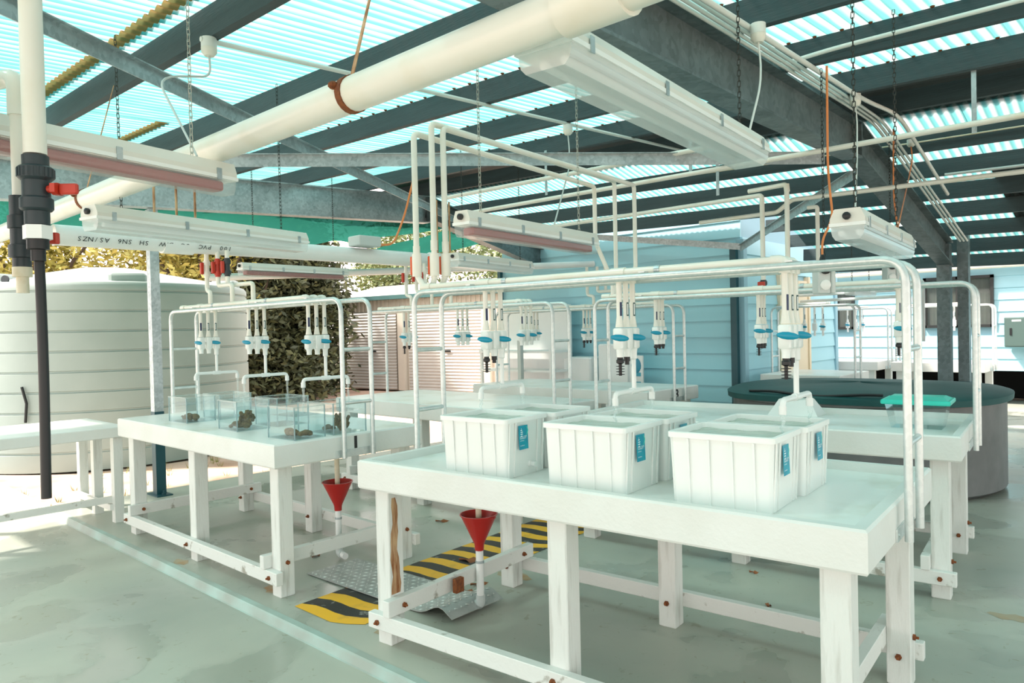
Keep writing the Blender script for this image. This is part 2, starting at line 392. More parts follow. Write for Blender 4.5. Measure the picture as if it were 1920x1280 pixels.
# roofing screws in view, on every second crest
scr = MB().lathe([(.012, 0), (.012, -.004), (.006, -.009), (.0, -.009)], n=8, cap=False).mesh('screw'); scr.materials.append(M['rust'])
for y in (3.53, 4.40, 5.29):
    for k in range(46):
        x = -5.2 + k * .152
        o = bpy.data.objects.new('screw', scr); COL.objects.link(o); o.parent = roof
        o.location = (x + 1.9, y - 3 - .03, zsheet(x, y) - 3.1 - .011)
def ibeam(a, b, h, w, tf=.014, tw=.010):
    a, b = Vector(a), Vector(b); mb = MB(); dz = Vector((0, 0, 1))
    mb.beam(a - dz * tf / 2, b - dz * tf / 2, w, tf); mb.beam(a - dz * (h - tf / 2), b - dz * (h - tf / 2), w, tf); mb.beam(a - dz * h / 2, b - dz * h / 2, tw, h - 2 * tf)
    return mb
def xr(y): return -1.95 + .07 * (6.3 - y)
def frame(label, xfun, h, h2, col_y):
    f = struct(empty('ceiling_beam', (xfun(6.3), 6.3, 2.8)), label)
    def fp(mb, name, m):
        o = mb.build(name, m, None, False); o.parent = f; o.matrix_parent_inverse = Matrix.Translation((-xfun(6.3), -6.3, -2.8)); return o
    y0 = -2.6
    fp(ibeam((xfun(y0), y0, zn(xfun(y0), y0)), (xfun(6.3), 6.3, zn(xfun(6.3), 6.3)), h, .15), 'rafter', 'galv_dark' if h < .32 else 'galv')
    fp(ibeam((xfun(6.3), 6.3, zf(xfun(6.3), 6.3)), (xfun(6.3), 9.5, zf(xfun(6.3), 9.5)), h2, .15), 'rafter', 'galv_dark')
    x = xfun(6.3)
    fp(MB().beam((x, 6.3, zn(x, 6.3) - h + .02), (x, 6.3, zn(x, 6.3) - .02), .15, .016, (0, 1, 0)), 'ridge_plate', 'galv_dark')
    return f
frame('dark steel portal rafter running over the tub table', xr, .295, .275, 9.5)
frame('galvanised steel portal rafter beside the shade cloth', lambda y: -7.2, .345, .29, 9.5)
# columns
def column(x, y, w, d, h, label, m):
    r = struct(empty('column', (x, y, 0)), label)
    MB().box(-w / 2, w / 2, -d / 2, d / 2, .80, h).build('shaft', m, r, False)
    MB().box(-w / 2 - .002, w / 2 + .002, -d / 2 - .002, d / 2 + .002, 0.012, .80).build('painted_foot', 'teal_paint', r, False)
    MB().box(-w / 2 - .08, w / 2 + .08, -d / 2 - .03, d / 2 + .03, 0, .012).build('base_plate', 'teal_paint', r, False)
    for sx in (-1, 1): MB().lathe([(.018, .012), (.018, .03), (.009, .03), (.009, .055)], (sx * (w / 2 + .05), 0, 0), 6).build('anchor_bolt', 'teal_paint', r, False)
    return r
column(-7.22, 2.86, .085, .085, 2.72, 'slim galvanised post with teal foot beside the rainwater tank', 'galv')
column(-1.97, 9.5, .13, .13, 2.36, 'dark steel column with teal foot behind the green covered tub', 'galv_dark')
column(-1.80, 9.62, .11, .11, 2.5, 'thinner dark steel post next to the dark column', 'galv_dark')
column(-7.2, 9.5, .13, .13, 2.4, 'steel column behind the roller door shed corner', 'galv_dark')
# galvanised angle braces below the roof
def brace(a, b, label, w=.075):
    a, b = Vector(a), Vector(b); mid = Vector(((a.x + b.x) / 2, (a.y + b.y) / 2, (a.z + b.z) / 2)); e = struct(empty('ceiling_brace', mid), label)
    a -= mid; b -= mid
    mb = MB().beam(a, b, .006, w); mb.beam(a + Vector((0, 0, w / 2)), b + Vector((0, 0, w / 2)), w * .8, .006)
    mb.build('angle_bar', 'galv', e, False); return e
brace((-2.3, -.75, 2.72), (-7.1, 6.70, 2.98), 'long galvanised diagonal brace crossing under the clear roof')
brace((-5.14, 2.37, 2.75), (-2.0, 5.8, 2.76), 'galvanised cross brace passing in front of the overhead water pipes', .085)
brace((-2.0, 6.45, 2.72), (-3.9, 8.4, 2.42), 'galvanised brace from the rafter to the blue wall corner')
brace((-3.9, 8.4, 2.44), (-6.6, 8.4, 2.86), 'galvanised brace along the blue wall top')

# ================================================================== TABLES
ZT, TH = .888, .136
LEG = .092
def table_meshes(L, Wd, rim, detail=True):
    k = {}
    mb = MB()
    if rim:
        t, d = .045, .035; o = .008
        x0, x1, y0, y1 = -L, 0, 0, Wd; z0, z1 = ZT - TH, ZT
        ring = lambda e, z: [(x0 + e, y0 + e, z), (x1 - e, y0 + e, z), (x1 - e, y1 - e, z), (x0 + e, y1 - e, z)]
        rings = [ring(o * .5, z0), ring(0, z0 + o), ring(0, z1 - o), ring(o, z1), ring(t, z1), ring(t + .012, z1 - d)]
    else:
        o = .008; x0, x1, y0, y1 = -L, 0, 0, Wd; z0, z1 = ZT - TH, ZT
        ring = lambda e, z: [(x0 + e, y0 + e, z), (x1 - e, y0 + e, z), (x1 - e, y1 - e, z), (x0 + e, y1 - e, z)]
        rings = [ring(o * .5, z0), ring(0, z0 + o), ring(0, z1 - o), ring(o, z1)]
    vs = [v for r in rings for v in r]; fs = [(3, 2, 1, 0), tuple(len(vs) - 4 + i for i in range(4))]
    for a in range(len(rings) - 1):
        for i in range(4): j = (i + 1) % 4; fs.append((a * 4 + i, a * 4 + j, a * 4 + 4 + j, a * 4 + 4 + i))
    mb.add(vs, fs); k['top'] = mb.mesh('tabletop', False); k['top'].materials.append(M['white_paint']); k['top'].materials.append(M['tray_paint'])
    k['top'].polygons[1].material_index = 1
    k['leg'] = MB().box(-LEG / 2, LEG / 2, -LEG / 2, LEG / 2, 0, ZT - TH, .004).mesh('leg', False); k['leg'].materials.append(M['leg_paint'])
    k['long'] = MB().box(-L + .04, -.03, -.022, .022, .085, .158, .003).mesh('rail', False); k['long'].materials.append(M['rail_paint'])
    k['end'] = MB().box(-.022, .022, .0, Wd, .159, .236, .003).mesh('rail', False); k['end'].materials.append(M['rail_paint'])
    k['bolt'] = MB().lathe([(.013, 0), (.013, .010), (.006, .010), (.006, .022)], n=6).mesh('bolt', False); k['bolt'].materials.append(M['rust'])
    return k
def make_table(o, an, L, Wd, label, rim=False, num=None, group=None, k=None, mids=True):
    r = tag(empty('work_table', (o[0], o[1], 0), an), label, 'table', group)
    k = k or table_meshes(L, Wd, rim)
    put('tabletop', k['top'], None, r)
    fy, by = .052 + LEG / 2, Wd - .052 - LEG / 2
    xs = [-.061 - LEG / 2, -L / 2 - .01, -L + .061 + LEG / 2] if mids else [-.061 - LEG / 2, -L + .061 + LEG / 2]
    for y in (fy, by):
        for x in xs: put('leg', k['leg'], None, r, (x, y, 0))
    put('rail', k['long'], None, r, (0, fy - LEG / 2 - .022, 0)); put('rail', k['long'], None, r, (0, by + LEG / 2 + .022, 0))
    for x in (xs[0] - LEG / 2 - .022, xs[-1] + LEG / 2 + .022): put('rail', k['end'], None, r, (x, 0, 0))
    for x in xs:
        put('bolt', k['bolt'], None, r, (x, fy - LEG / 2 - .044, .12), (pi / 2, 0, 0))
        put('bolt', k['bolt'], None, r, (x, by - LEG / 2, .12), (pi / 2, 0, 0))
    for y in (fy, by):
        put('bolt', k['bolt'], None, r, (xs[0] + LEG / 2, y, .197), (0, pi / 2, 0)); put('bolt', k['bolt'], None, r, (xs[-1] + LEG / 2 + .044, y, .197), (0, pi / 2, 0))
    if num:
        tm = text_mesh(num, .125, .001, bold=.004)
        n = put('number', tm, 'window_frame', r, (.0015, .545, ZT - .102), (pi / 2, 0, pi / 2)); n['label'] = 'stencilled number ' + num
    return r
TABLES = {
 1: dict(o=(-3.725, 2.097), an=0.0, L=2.326, W=1.073, rim=False),
 2: dict(o=(-.6755, 2.2654), an=.0767, L=2.27, W=1.146, rim=True),
 3: dict(o=(-.8412, 4.3848), an=.1031, L=2.4, W=1.13, rim=True),
 4: dict(o=(-3.70, 4.06), an=0.0, L=2.326, W=1.04, rim=False),
 5: dict(o=(-3.68, 5.90), an=0.0, L=2.326, W=.98, rim=False)}
tlab = {1: 'white timber table numbered 1 with clear coral tanks on it', 2: 'big white tray table carrying six white water tubs',
        3: 'white tray table with the teal lidded box on it', 4: 'bare white table between table 1 and table 3', 5: 'white table numbered 3 before the blue wall'}
km = table_meshes(2.326, 1.04, False)
for i, t in TABLES.items():
    make_table(t['o'], t['an'], t['L'], t['W'], tlab[i], t['rim'], {1: '1', 5: '3'}.get(i), 'white plumbed work tables', km if i == 4 else None)
def loc2w(i, x, y, z):
    t = TABLES[i]; c, s = math.cos(t['an']), math.sin(t['an']); return (t['o'][0] + c * x - s * y, t['o'][1] + s * x + c * y, z)

# ------------------------------------------------------------------ galvanised tube gantries bolted to the table ends
def gantry_tubes(L, hz=1.71, r=.0142):
    k = {}
    path = [(.034, 0, .755), (.034, 0, hz), (-L - .034, 0, hz), (-L - .034, 0, .755)]
    k['side'] = MB().tube(fillet(path, .085, 7), r, 12).mesh('side_tube'); k['side'].materials.append(M['galv_tube'])
    k['rung'] = MB().tube([(0, .44, 0), (0, .65, 0)], .0115, 10).mesh('rung'); k['rung'].materials.append(M['galv_tube'])
    mb = MB().box(.0005, .006, .40, .695, .755, .80); mb.lathe([(.006, 0), (.006, .005)], (.006, .418, .778), 6, 'x'); mb.lathe([(.006, 0), (.006, .005)], (.006, .677, .778), 6, 'x')
    k['plate'] = mb.mesh('bracket', False); k['plate'].materials.append(M['galv_tube'])
    k['tie'] = MB().box(-.014, .014, .44, .65, hz - .003, hz + .003).mesh('tie_bar', False); k['tie'].materials.append(M['galv_tube'])
    return k
gk = {}
def make_gantry(o, an, L, label):
    r = tag(empty('pipe_gantry', (o[0], o[1], .755), an), label, 'pipe frame', 'galvanised gantries over the tables')
    if L not in gk: gk[L] = gantry_tubes(L)
    k = gk[L]; dz = -.755
    for y in (.44, .65): put('side_tube', k['side'], None, r, (0, y, dz))
    for x in (.034, -L - .034):
        for z in (1.405, 1.085): put('rung', k['rung'], None, r, (x, 0, z + dz))
    put('bracket', k['plate'], None, r, (0, 0, dz)); put('bracket', k['plate'], None, r, (-L, 0, dz), (0, 0, 0)).scale = (-1, 1, 1)
    for x in (-.35, -L * .42, -L + .35): put('tie_bar', k['tie'], None, r, (x, 0, dz + .02))
    return r
glab = {1: 'galvanised tube gantry over the coral tank table', 2: 'galvanised tube gantry arching over the six white tubs', 3: 'galvanised tube gantry over the teal lidded box table',
        4: 'galvanised tube gantry over the bare middle table', 5: 'galvanised tube gantry over table numbered 3'}
for i, t in TABLES.items(): make_gantry(t['o'], t['an'], t['L'], glab[i])

# ------------------------------------------------------------------ water manifolds: three pipes along each gantry with tap drops
k_drop = MB().tube([(0, 0, 1.735), (0, 0, 1.545), (0, 0, 1.50)], [.0125, .0125, .019], 10).mesh('drop_pipe'); k_drop.materials.append(M['pvc'])
k_drop_old = k_drop.copy(); k_drop_old.materials.clear(); k_drop_old.materials.append(M['pvc_aged'])
vb = MB().box(-.024, .024, -.022, .022, 1.405, 1.497, .006); vb.lathe([(.019, 1.405), (.016, 1.39), (.016, 1.37)], n=10); vb.lathe([(.010, -.03), (.010, -.02)], (0, 0, 1.452), 8, 'y')
k_valve = vb.mesh('valve_body'); k_valve.materials.append(M['plastic_white'])
hb = MB().ell((.006, -.036, 1.455), .041, .009, .0145, 12, 6, Matrix.Rotation(.12, 3, 'Y'))
k_handle = hb.mesh('handle'); k_handle.materials.append(M['blue_handle'])
def arc_label(r, z0, z1, a0, a1, n=6):
    mb = MB()
    for z in (z0, z1):
        for i in range(n + 1): a = a0 + (a1 - a0) * i / n; mb.v.append((r * math.cos(a), r * math.sin(a), z))
    mb.f = [(i, i + 1, n + 2 + i, n + 1 + i) for i in range(n)]; return mb
k_lab = {}
for nm, m in (('a', 'navy_label'), ('b', 'green_label')):
    k_lab[nm] = arc_label(.0131, 1.55, 1.61, -.85, .25).mesh('label'); k_lab[nm].materials.append(M[m])
k_print = MB().add(arc_label(.0134, 1.556, 1.604, -.62, -.22, 3).v, [(i, i + 1, 5 + i, 4 + i) for i in range(3)]).mesh('label_print'); k_print.materials.append(M['label_white'])
sb = MB().tube([(0, 0, 1.40), (0, 0, 1.36), (0, 0, 1.355), (0, 0, 1.215)], [.016, .016, .0105, .0105], 10)
for s_ in (-1, 1):
    sb.tube(fillet([(0, 0, 1.215), (0, s_ * .17, 1.215), (0, s_ * .17, 1.165)], .03, 4), .0115, 10); sb.tube([(0, s_ * .17, 1.195), (0, s_ * .17, 1.163)], .0145, 10)
sb.tube([(0, -.03, 1.215), (0, .03, 1.215)], .015, 10)
k_spout = sb.mesh('spout'); k_spout.materials.append(M['pvc_white'])
bb = MB().lathe([(.013, 1.375), (.013, 1.362), (.017, 1.358), (.017, 1.345), (.007, 1.34), (.007, 1.29)], n=10)
for q in range(4): bb.lathe([(.006, 1.333 - q * .012), (.019, 1.332 - q * .012), (.019, 1.330 - q * .012), (.006, 1.329 - q * .012)], n=10, cap=False)
k_barb = bb.mesh('hose_barb'); k_barb.materials.append(M['black_rubber'])
k_cap = MB().lathe([(.014, 1.372), (.014, 1.35), (.010, 1.35), (.010, 1.335)], n=10).mesh('hose_barb'); k_cap.materials.append(M['black_rubber'])
VS = (.49, .55, .61)
def make_manifold(i, sets, label, spouts=True, barbs=(), sx=None, old=False, right=-.30):
    t = TABLES[i]; sx = sx or sets
    r = tag(empty('water_manifold', loc2w(i, 0, 0, 0), t['an']), label, 'water pipes', 'water manifolds over the tables')
    x0 = -t['L'] + (.03 if i == 2 else .06 if i == 3 else .12)
    for j, y in enumerate(VS):
        last = -sets[-1]
        mb = MB().tube([(x0 - .02 * j, y, 1.738), (last, y, 1.738)], .0175, 12)
        mb.tube(fillet([(last - .05, y, 1.738), (last, y, 1.738), (last, y, 1.69)], .03, 5), .0215, 12)
        for s_ in sets[:-1]: mb.tube([(-s_ - .035, y, 1.738), (-s_ + .035, y, 1.738)], .0215, 12); mb.tube([(-s_, y, 1.73), (-s_, y, 1.695)], .0185, 12)
        mb.tube([(x0 - .05 - .02 * j, y, 1.738), (x0 + .02, y, 1.738)], .0215, 12)
        sp = mb.build('supply_pipe', 'pvc', r)
        for c_ in (.28, .72):
            xx = x0 + (last - x0) * c_
            MB().tube([(xx - .012, y, 1.738), (xx + .012, y, 1.738)], .0205, 12).build('pipe_clip', 'galv', sp)
    for a, s_ in enumerate(sets):
        for j, y in enumerate(VS):
            d = put('drop_pipe', k_drop_old if old else k_drop, None, r, (-s_, y, 0))
            put('valve', k_valve, None, d)
            put('label', k_lab['a' if j == 0 else 'b'], None, d)
            if j: put('label_print', k_print, None, d)
            if j != 1: put('handle', k_handle, None, d, (0, 0, 0), (0, 0, .35 if j == 0 else .85))
            if j == 2 and spouts: put('spout', k_spout, None, d)
            elif a in barbs: put('hose_barb', k_barb if j == 0 else k_cap, None, d)
    return r
make_manifold(1, (1.93, 1.17, .40), 'white pipe manifold with blue taps pouring into the coral tanks')
make_manifold(2, (1.85, 1.09, .38), 'white pipe manifold with blue taps pouring into the six tubs', barbs=(0, 1, 2))
make_manifold(3, (1.95, 1.20, .36), 'white pipe manifold with blue taps over the teal lidded box table', spouts=False, barbs=(0, 1, 2))
make_manifold(4, (1.87, 1.11, .34), 'white pipe manifold with blue taps over the bare middle table', spouts=False, barbs=(0,))
make_manifold(5, (1.85, 1.09, .20), 'white pipe manifold with blue taps over table numbered 3', spouts=False, barbs=(1, 2))

# ------------------------------------------------------------------ white tubs with water on table 2
TUBH = .262; TBZ = ZT - .035
def tub_meshes(lx, ly, seed):
    k = {}
    tp = .010; mb = MB(); n = 4
    def ring(e, z, rad=.018):
        out = []
        for cx, cy, a0 in ((lx / 2 - e - rad, ly / 2 - e - rad, 0), (-lx / 2 + e + rad, ly / 2 - e - rad, pi / 2), (-lx / 2 + e + rad, -ly / 2 + e + rad, pi), (lx / 2 - e - rad, -ly / 2 + e + rad, 1.5 * pi)):
            for i in range(n + 1): a = a0 + pi / 2 * i / n; out.append((cx + rad * math.cos(a), cy + rad * math.sin(a), z))
        return out
    rings = [ring(.014, 0), ring(.005, TUBH - .022), ring(-.004, TUBH - .021), ring(-.004, TUBH - .002), ring(-.001, TUBH), ring(.009, TUBH), ring(.012, TUBH - .003), ring(.020, .008)]
    m_ = 4 * (n + 1); vs = [v for r in rings for v in r]; fs = [tuple(range(m_ - 1, -1, -1)), tuple((len(rings) - 1) * m_ + i for i in range(m_))]
    for a in range(len(rings) - 1):
        for i in range(m_): j = (i + 1) % m_; fs.append((a * m_ + i, a * m_ + j, a * m_ + m_ + j, a * m_ + m_ + i))
    mb.add(vs, fs); k['shell'] = mb.mesh('shell')
    def rib(y):
        return MB().add([(-.004, y - .016, .004), (.004, y - .016, .004), (.004, y - .001, TUBH - .022), (-.004, y - .001, TUBH - .022),
                         (-.004, y - .009, .004), (.004, y - .009, .004), (.004, y + .003, TUBH - .022), (-.004, y + .003, TUBH - .022)],
                        [(0, 1, 2, 3), (7, 6, 5, 4), (0, 4, 5, 1), (2, 6, 7, 3), (0, 3, 7, 4), (1, 5, 6, 2)]).mesh('rib', False)
    k['rib_long'], k['rib_end'] = rib(ly / 2), rib(lx / 2)
    for e in ('rib_long', 'rib_end'): k[e].materials.append(M['tub_plastic'])
    nx = 24; k['water'] = None
    wl = grid_mesh(-lx / 2 + .013, lx / 2 - .013, -ly / 2 + .013, ly / 2 - .013, nx, nx, lambda x, y: TUBH - .022 + .0012 * math.sin(x * 60 + y * 33) + .0012 * math.sin(y * 71 - x * 25))
    k['water'] = wl.mesh('water')
    for a, b in (('shell', 'tub_plastic'), ('water', 'water_green')): k[a].materials.append(M[b])
    return k
def sticker(parent, x, y, z, w=.066, h=.105, tilt=.035):
    st = put('sticker', kst['base'], None, parent, (x, y, z), (0, -tilt, 0))
    for part in ('logo', 'line1', 'line2', 'line3', 'wave'): put({'logo': 'emblem', 'wave': 'swirl'}.get(part, 'lettering'), kst[part], None, st)
    return st
kst = {}
def make_sticker_meshes():
    mb = MB().box(0, .0012, -.033, .033, -.0525, .0525); kst['base'] = mb.mesh('sticker', False); kst['base'].materials.append(M['sticker_teal'])
    mb = MB()
    for q in range(4):
        ww = (.007, .010, .010, .006)[q]; yc = (-.014, -.012, -.013, -.014)[q]
        mb.box(.0013, .0016, yc - ww * .8, yc + ww * .8, .034 - q * .0085 - .004, .034 - q * .0085)
    mb.box(.0013, .0016, -.0150, -.0125, .036, .041); kst['logo'] = mb.mesh('emblem', False); kst['logo'].materials.append(M['sticker_white'])
    sw_ = MB()
    pts = [(.0016, .010 + .012 * math.sin(i * .35), .050 - i * .0045) for i in range(12)]
    sw_.v = []
    for i, (x, y, z) in enumerate(pts): sw_.v += [(.0014, y + .008, z), (.0014, y + .0105 + .004 * math.sin(i * .28), z)]
    sw_.f = [(2 * i, 2 * i + 1, 2 * i + 3, 2 * i + 2) for i in range(11)]; kst['wave'] = sw_.mesh('swirl', False); kst['wave'].materials.append(M['lid_teal'])
    for key, txt, size, z in (('line1', 'JAMES COOK\nUNIVERSITY', .0085, .001), ('line2', 'AUSTRALIA', .0055, -.016), ('line3', 'jcu.edu.au', .0075, -.037)):
        me = text_mesh(txt, size, .0001, .9, 'LEFT')
        for v in me.vertices: a, b, c = v.co; v.co = (.0017 + c, -.026 + a, z + b)
        me.materials.clear(); me.materials.append(M['sticker_white']); kst[key] = me
make_sticker_meshes()
ktub = tub_meshes(.385, .310, 1)
tubs = [(.515, .31, 'front tub nearest the gantry bend'), (1.07, .295, ''), (1.645, .285, ''), (.50, .635, ''), (1.055, .62, ''), (1.61, .61, '')]
tl = ['white ribbed tub in the front row beside the bare tray end', 'white ribbed tub in the middle of the front row', 'white ribbed tub with a drain plug under its sticker in front row',
      'white ribbed tub in the back row under the double spout', 'white ribbed tub in the middle of the back row', 'white ribbed tub in the back row behind the drain plug tub']
for q, (u_, v_, _) in enumerate(tubs):
    r = tag(empty('water_tub', loc2w(2, -u_, v_, TBZ + .0005), TABLES[2]['an'] + (.01, -.012, .006, 0, .01, -.01)[q]), tl[q], 'tub', 'white tubs on the tray table')
    put('shell', ktub['shell'], None, r); 
    for g_ in (-.30, -.10, .12, .32):
        put('rib', ktub['rib_long'], None, r, (g_ * .385, 0, 0)); put('rib', ktub['rib_long'], None, r, (g_ * .385, 0, 0), (0, 0, pi))
    for g_ in (-.40, -.27, .27, .40):
        put('rib', ktub['rib_end'], None, r, (0, g_ * .31, 0), (0, 0, -pi / 2)); put('rib', ktub['rib_end'], None, r, (0, g_ * .31, 0), (0, 0, pi / 2))
    put('water', ktub['water'], None, r)
    sticker(r, .385 / 2 + .0035, -.035 if q < 3 else .0, .172)
    if q == 2:
        MB().lathe([(.015, 0), (.015, .012), (.010, .012), (.010, .026), (.013, .026), (.013, .034)], (.18, .03, .045), 12, 'x').build('drain_plug', 'plastic_white', r)

# ------------------------------------------------------------------ water falling from the spouts
def stream(i, x, y, z0, z1, label):
    w = loc2w(i, x, y, 0); n = 9; pts = []
    for k in range(n): t = k / (n - 1); pts.append((w[0] + .006 * math.sin(t * 9 + x * 7) * t, w[1] + .005 * math.sin(t * 7 + 2 + y * 9) * t, z0 + (z1 - z0) * t))
    o = MB().tube(pts, [.0085 - .0035 * k / n + .0015 * math.sin(k * 2.4) for k in range(n)], 8).build('water_jet', 'water_stream')
    return tag(o, label, 'water jet', 'water falling from the spouts')
for u_ in (1.85, 1.09, .38):
    nm = {1.85: 'far spout', 1.09: 'middle spout', .38: 'spout beside the gantry bend'}[u_]
    for s_ in (-1, 1): stream(2, -u_, .61 + s_ * .17, 1.166, TBZ + TUBH - .02, 'thin water jet into the %s tub row from the %s' % ('front' if s_ < 0 else 'back', nm))
for u_ in (1.93, 1.17, .40):
    for s_ in (-1, 1): stream(1, -u_, .61 + s_ * .17, 1.166, ZT + .11, 'thin water jet into the %s row tank at the %s coral taps' % ('front' if s_ < 0 else 'back', {1.93: 'far', 1.17: 'middle', .40: 'number 1 end'}[u_]))

# ------------------------------------------------------------------ clear coral tanks on table 1
def glass_tank(u0, v0, lx, ly, h, label, corals, n):
    r = tag(empty('coral_tank', loc2w(1, -u0 - lx / 2, v0 + ly / 2, ZT + .0005), TABLES[1]['an'] + n), label, 'tank', 'clear tanks on table 1')
    t = .005; X, Y = lx / 2, ly / 2
    for nm, b in (('pane', (-X, X, -Y, -Y + t, 0, h)), ('pane', (-X, X, Y - t, Y, 0, h)), ('pane', (-X, -X + t, -Y + t, Y - t, 0, h)), ('pane', (X - t, X, -Y + t, Y - t, 0, h)), ('base_pane', (-X + t, X - t, -Y + t, Y - t, 0, t))):
        MB().box(*b).build(nm, 'glass_clear', r, False)
    mb = MB()
    for a, b in (((-X, -Y), (X, -Y)), ((X, -Y), (X, Y)), ((X, Y), (-X, Y)), ((-X, Y), (-X, -Y))): mb.beam((*a, h), (*b, h), .012, .008)
    mb.build('rim', 'lens_clear', r, False)
    for sx in (-1, 1):
        for sy in (-1, 1): MB().box(sx * X - .003, sx * X + .003, sy * Y - .003, sy * Y + .003, 0, h).build('corner_seam', 'glass_edge', r, False)
    MB().add([(-X + t, -Y + t, h * .72), (X - t, -Y + t, h * .72), (X - t, Y - t, h * .72), (-X + t, Y - t, h * .72)], [(0, 1, 2, 3)]).build('water', 'glass_clear', r)
    return r
def coral(i, u_, v_, s, kind, label):
    rnd = random.Random(int(u_ * 1000) + int(v_ * 77)); w = loc2w(i, -u_, v_, ZT + .0062); mb = MB()
    if kind == 'mound':
        for q in range(16):
            a, d = rnd.uniform(0, 2 * pi), rnd.uniform(0, .8) * s; rr = s * rnd.uniform(.22, .38)
            mb.ell((d * math.cos(a) * 1.1, d * math.sin(a) * .7, rr * .7 + s * .25 * (1 - d / s) * rnd.uniform(.4, 1)), rr, rr * .85, rr * .7, 8, 5)
    else:
        for q in range(9):
            a = rnd.uniform(0, 2 * pi); l = s * rnd.uniform(.9, 1.7); dx, dy = math.cos(a) * s * .75, math.sin(a) * s * .6
            mb.tube([(dx * .1, dy * .1, .0), (dx * .5, dy * .5, l * .5), (dx, dy, l)], [s * .26, s * .22, s * .12], 7)
            for z in range(5): mb.ell((dx * rnd.uniform(.3, 1.2), dy * rnd.uniform(.3, 1.2), l * rnd.uniform(.35, 1)), s * .2, s * .17, s * .18, 7, 4)
        mb.ell((0, 0, s * .3), s * .6, s * .5, s * .3, 8, 5)
    zmin = min(v[2] for v in mb.v); mb.v = [(x + w[0], y + w[1], z - zmin + w[2]) for x, y, z in mb.v]
    return tag(mb.build('coral', 'coral_brown'), label, 'coral', 'coral pieces in the clear tanks')
TK = [(.05, .15, .27, .21, .19, 'clear tank with two low corals at the number 1 end'), (.05, .42, .27, .24, .19, 'clear tank with branching coral behind the gantry posts'),
      (.72, .16, .27, .22, .19, 'clear tank with a tall branching coral, middle of the front row'), (.72, .43, .27, .24, .19, 'clear empty looking tank, middle of the back row'),
      (1.49, .165, .28, .21, .18, 'clear tank with one large dark coral mound'), (1.49, .42, .28, .24, .18, 'clear empty looking tank behind the dark coral mound')]
for q, tk in enumerate(TK): glass_tank(*tk, None, (.05, .02, -.04, .03, .02, -.02)[q])
coral(1, .25, .25, 0.072, 'mound', 'low knobbly coral at the left of the end tank')
coral(1, .115, .27, 0.066, 'mound', 'low flat coral at the right of the end tank')
coral(1, .245, .52, .060, 'mound', 'dark coral block behind the gantry post')
coral(1, .14, .55, .066, 'branch', 'bushy branching coral in the tank between the gantry posts')
coral(1, .91, .24, 0.072, 'mound', 'rounded coral lying in the front middle tank')
coral(1, .82, .27, .068, 'branch', 'tall branching coral in the front middle tank')
coral(1, 1.62, .27, .086, 'mound', 'large dark coral mound in the tank farthest from number 1')
coral(1, 1.73, .25, 0.022, 'branch', 'tiny coral sprig beside the large dark mound')

# ================================================================== FLOOR THINGS
# hazard strip painted across the walkway: alternate yellow and black bars on the floor
hz = tag(empty('hazard_strip', (-3.45, 3.2, .001)), 'yellow and black striped strip painted on the floor between tables', 'floor marking')
nb = 23
for q in range(nb):
    y0 = 2.14 + q * .1; y1 = y0 + .1; mb = MB(); n = 6; vs = []
    def ex(y): return -.06 * (y - 2.14)
    for i in range(n + 1):
        t = i / n; x = -3.62 + .52 * t
        sk = .17 * (t - .5) + .035 * math.sin(t * 5.5 + .9)
        for y in (y0, y1):
            yy = min(max(y + sk, 2.135), 4.42); vs.append((x + ex(yy) + 3.45, yy - 3.2, .0012))
    mb.add(vs, [(2 * i, 2 * i + 2, 2 * i + 3, 2 * i + 1) for i in range(n)])
    mb.build('stripe', 'hazard_yellow' if q % 2 == 0 else 'hazard_black', hz, False)
# checker plate ramp, arched over the drain pipe at one end
pl = tag(empty('checker_plate', (-3.42, 2.68, 0)), 'bent aluminium checker plate bridging the striped floor strip', 'metal plate')
def plz(x):      # x from -.62 (T1 side) to .66 (T2 side)
    if x < .30: return .006
    return .006 + .062 * math.exp(-((x - .58) / .10) ** 2) * (1 if x < .58 else .55 + .45 * math.exp(-((x - .58) / .1) ** 2))
nx, ny = 40, 6; mb = MB()
for zz in (0, .004):
    for j in range(ny + 1):
        for i in range(nx + 1):
            x = -.62 + 1.29 * i / nx; mb.v.append((x, -.19 + .38 * j / ny + .03 * x, plz(x) + zz))
st = (nx + 1) * (ny + 1)
for j in range(ny):
    for i in range(nx):
        a = j * (nx + 1) + i; mb.f.append((st + a, st + a + 1, st + a + nx + 2, st + a + nx + 1)); mb.f.append((a + nx + 1, a + nx + 2, a + 1, a))
for i in range(nx): mb.f.append((i, i + 1, st + i + 1, st + i)); a = ny * (nx + 1) + i; mb.f.append((a + 1, a, st + a, st + a + 1))
for j in range(ny): a = j * (nx + 1); mb.f.append((a + nx + 1, a, st + a, st + a + nx + 1)); a += nx; mb.f.append((a, a + nx + 1, st + a + nx + 1, st + a))
mb.build('plate', 'plate_base', pl)
mb = MB()
for j in range(9):
    for i in range(29):
        x = -.59 + i * .0435; y = -.165 + j * .041 + .03 * x; ang = pi / 4 if (i + j) % 2 else -pi / 4
        ca, sa = math.cos(ang), math.sin(ang); z = plz(x) + .0041
        mb.add([(x - ca * .017, y - sa * .017, z), (x + sa * .006, y - ca * .006, z), (x + ca * .017, y + sa * .017, z), (x - sa * .006, y + ca * .006, z), (x, y, z + .005)], [(0, 1, 4), (1, 2, 4), (2, 3, 4), (3, 0, 4)])
tr = mb.build('tread_bars', 'plate_alu', pl, False); tr['kind'] = 'stuff'
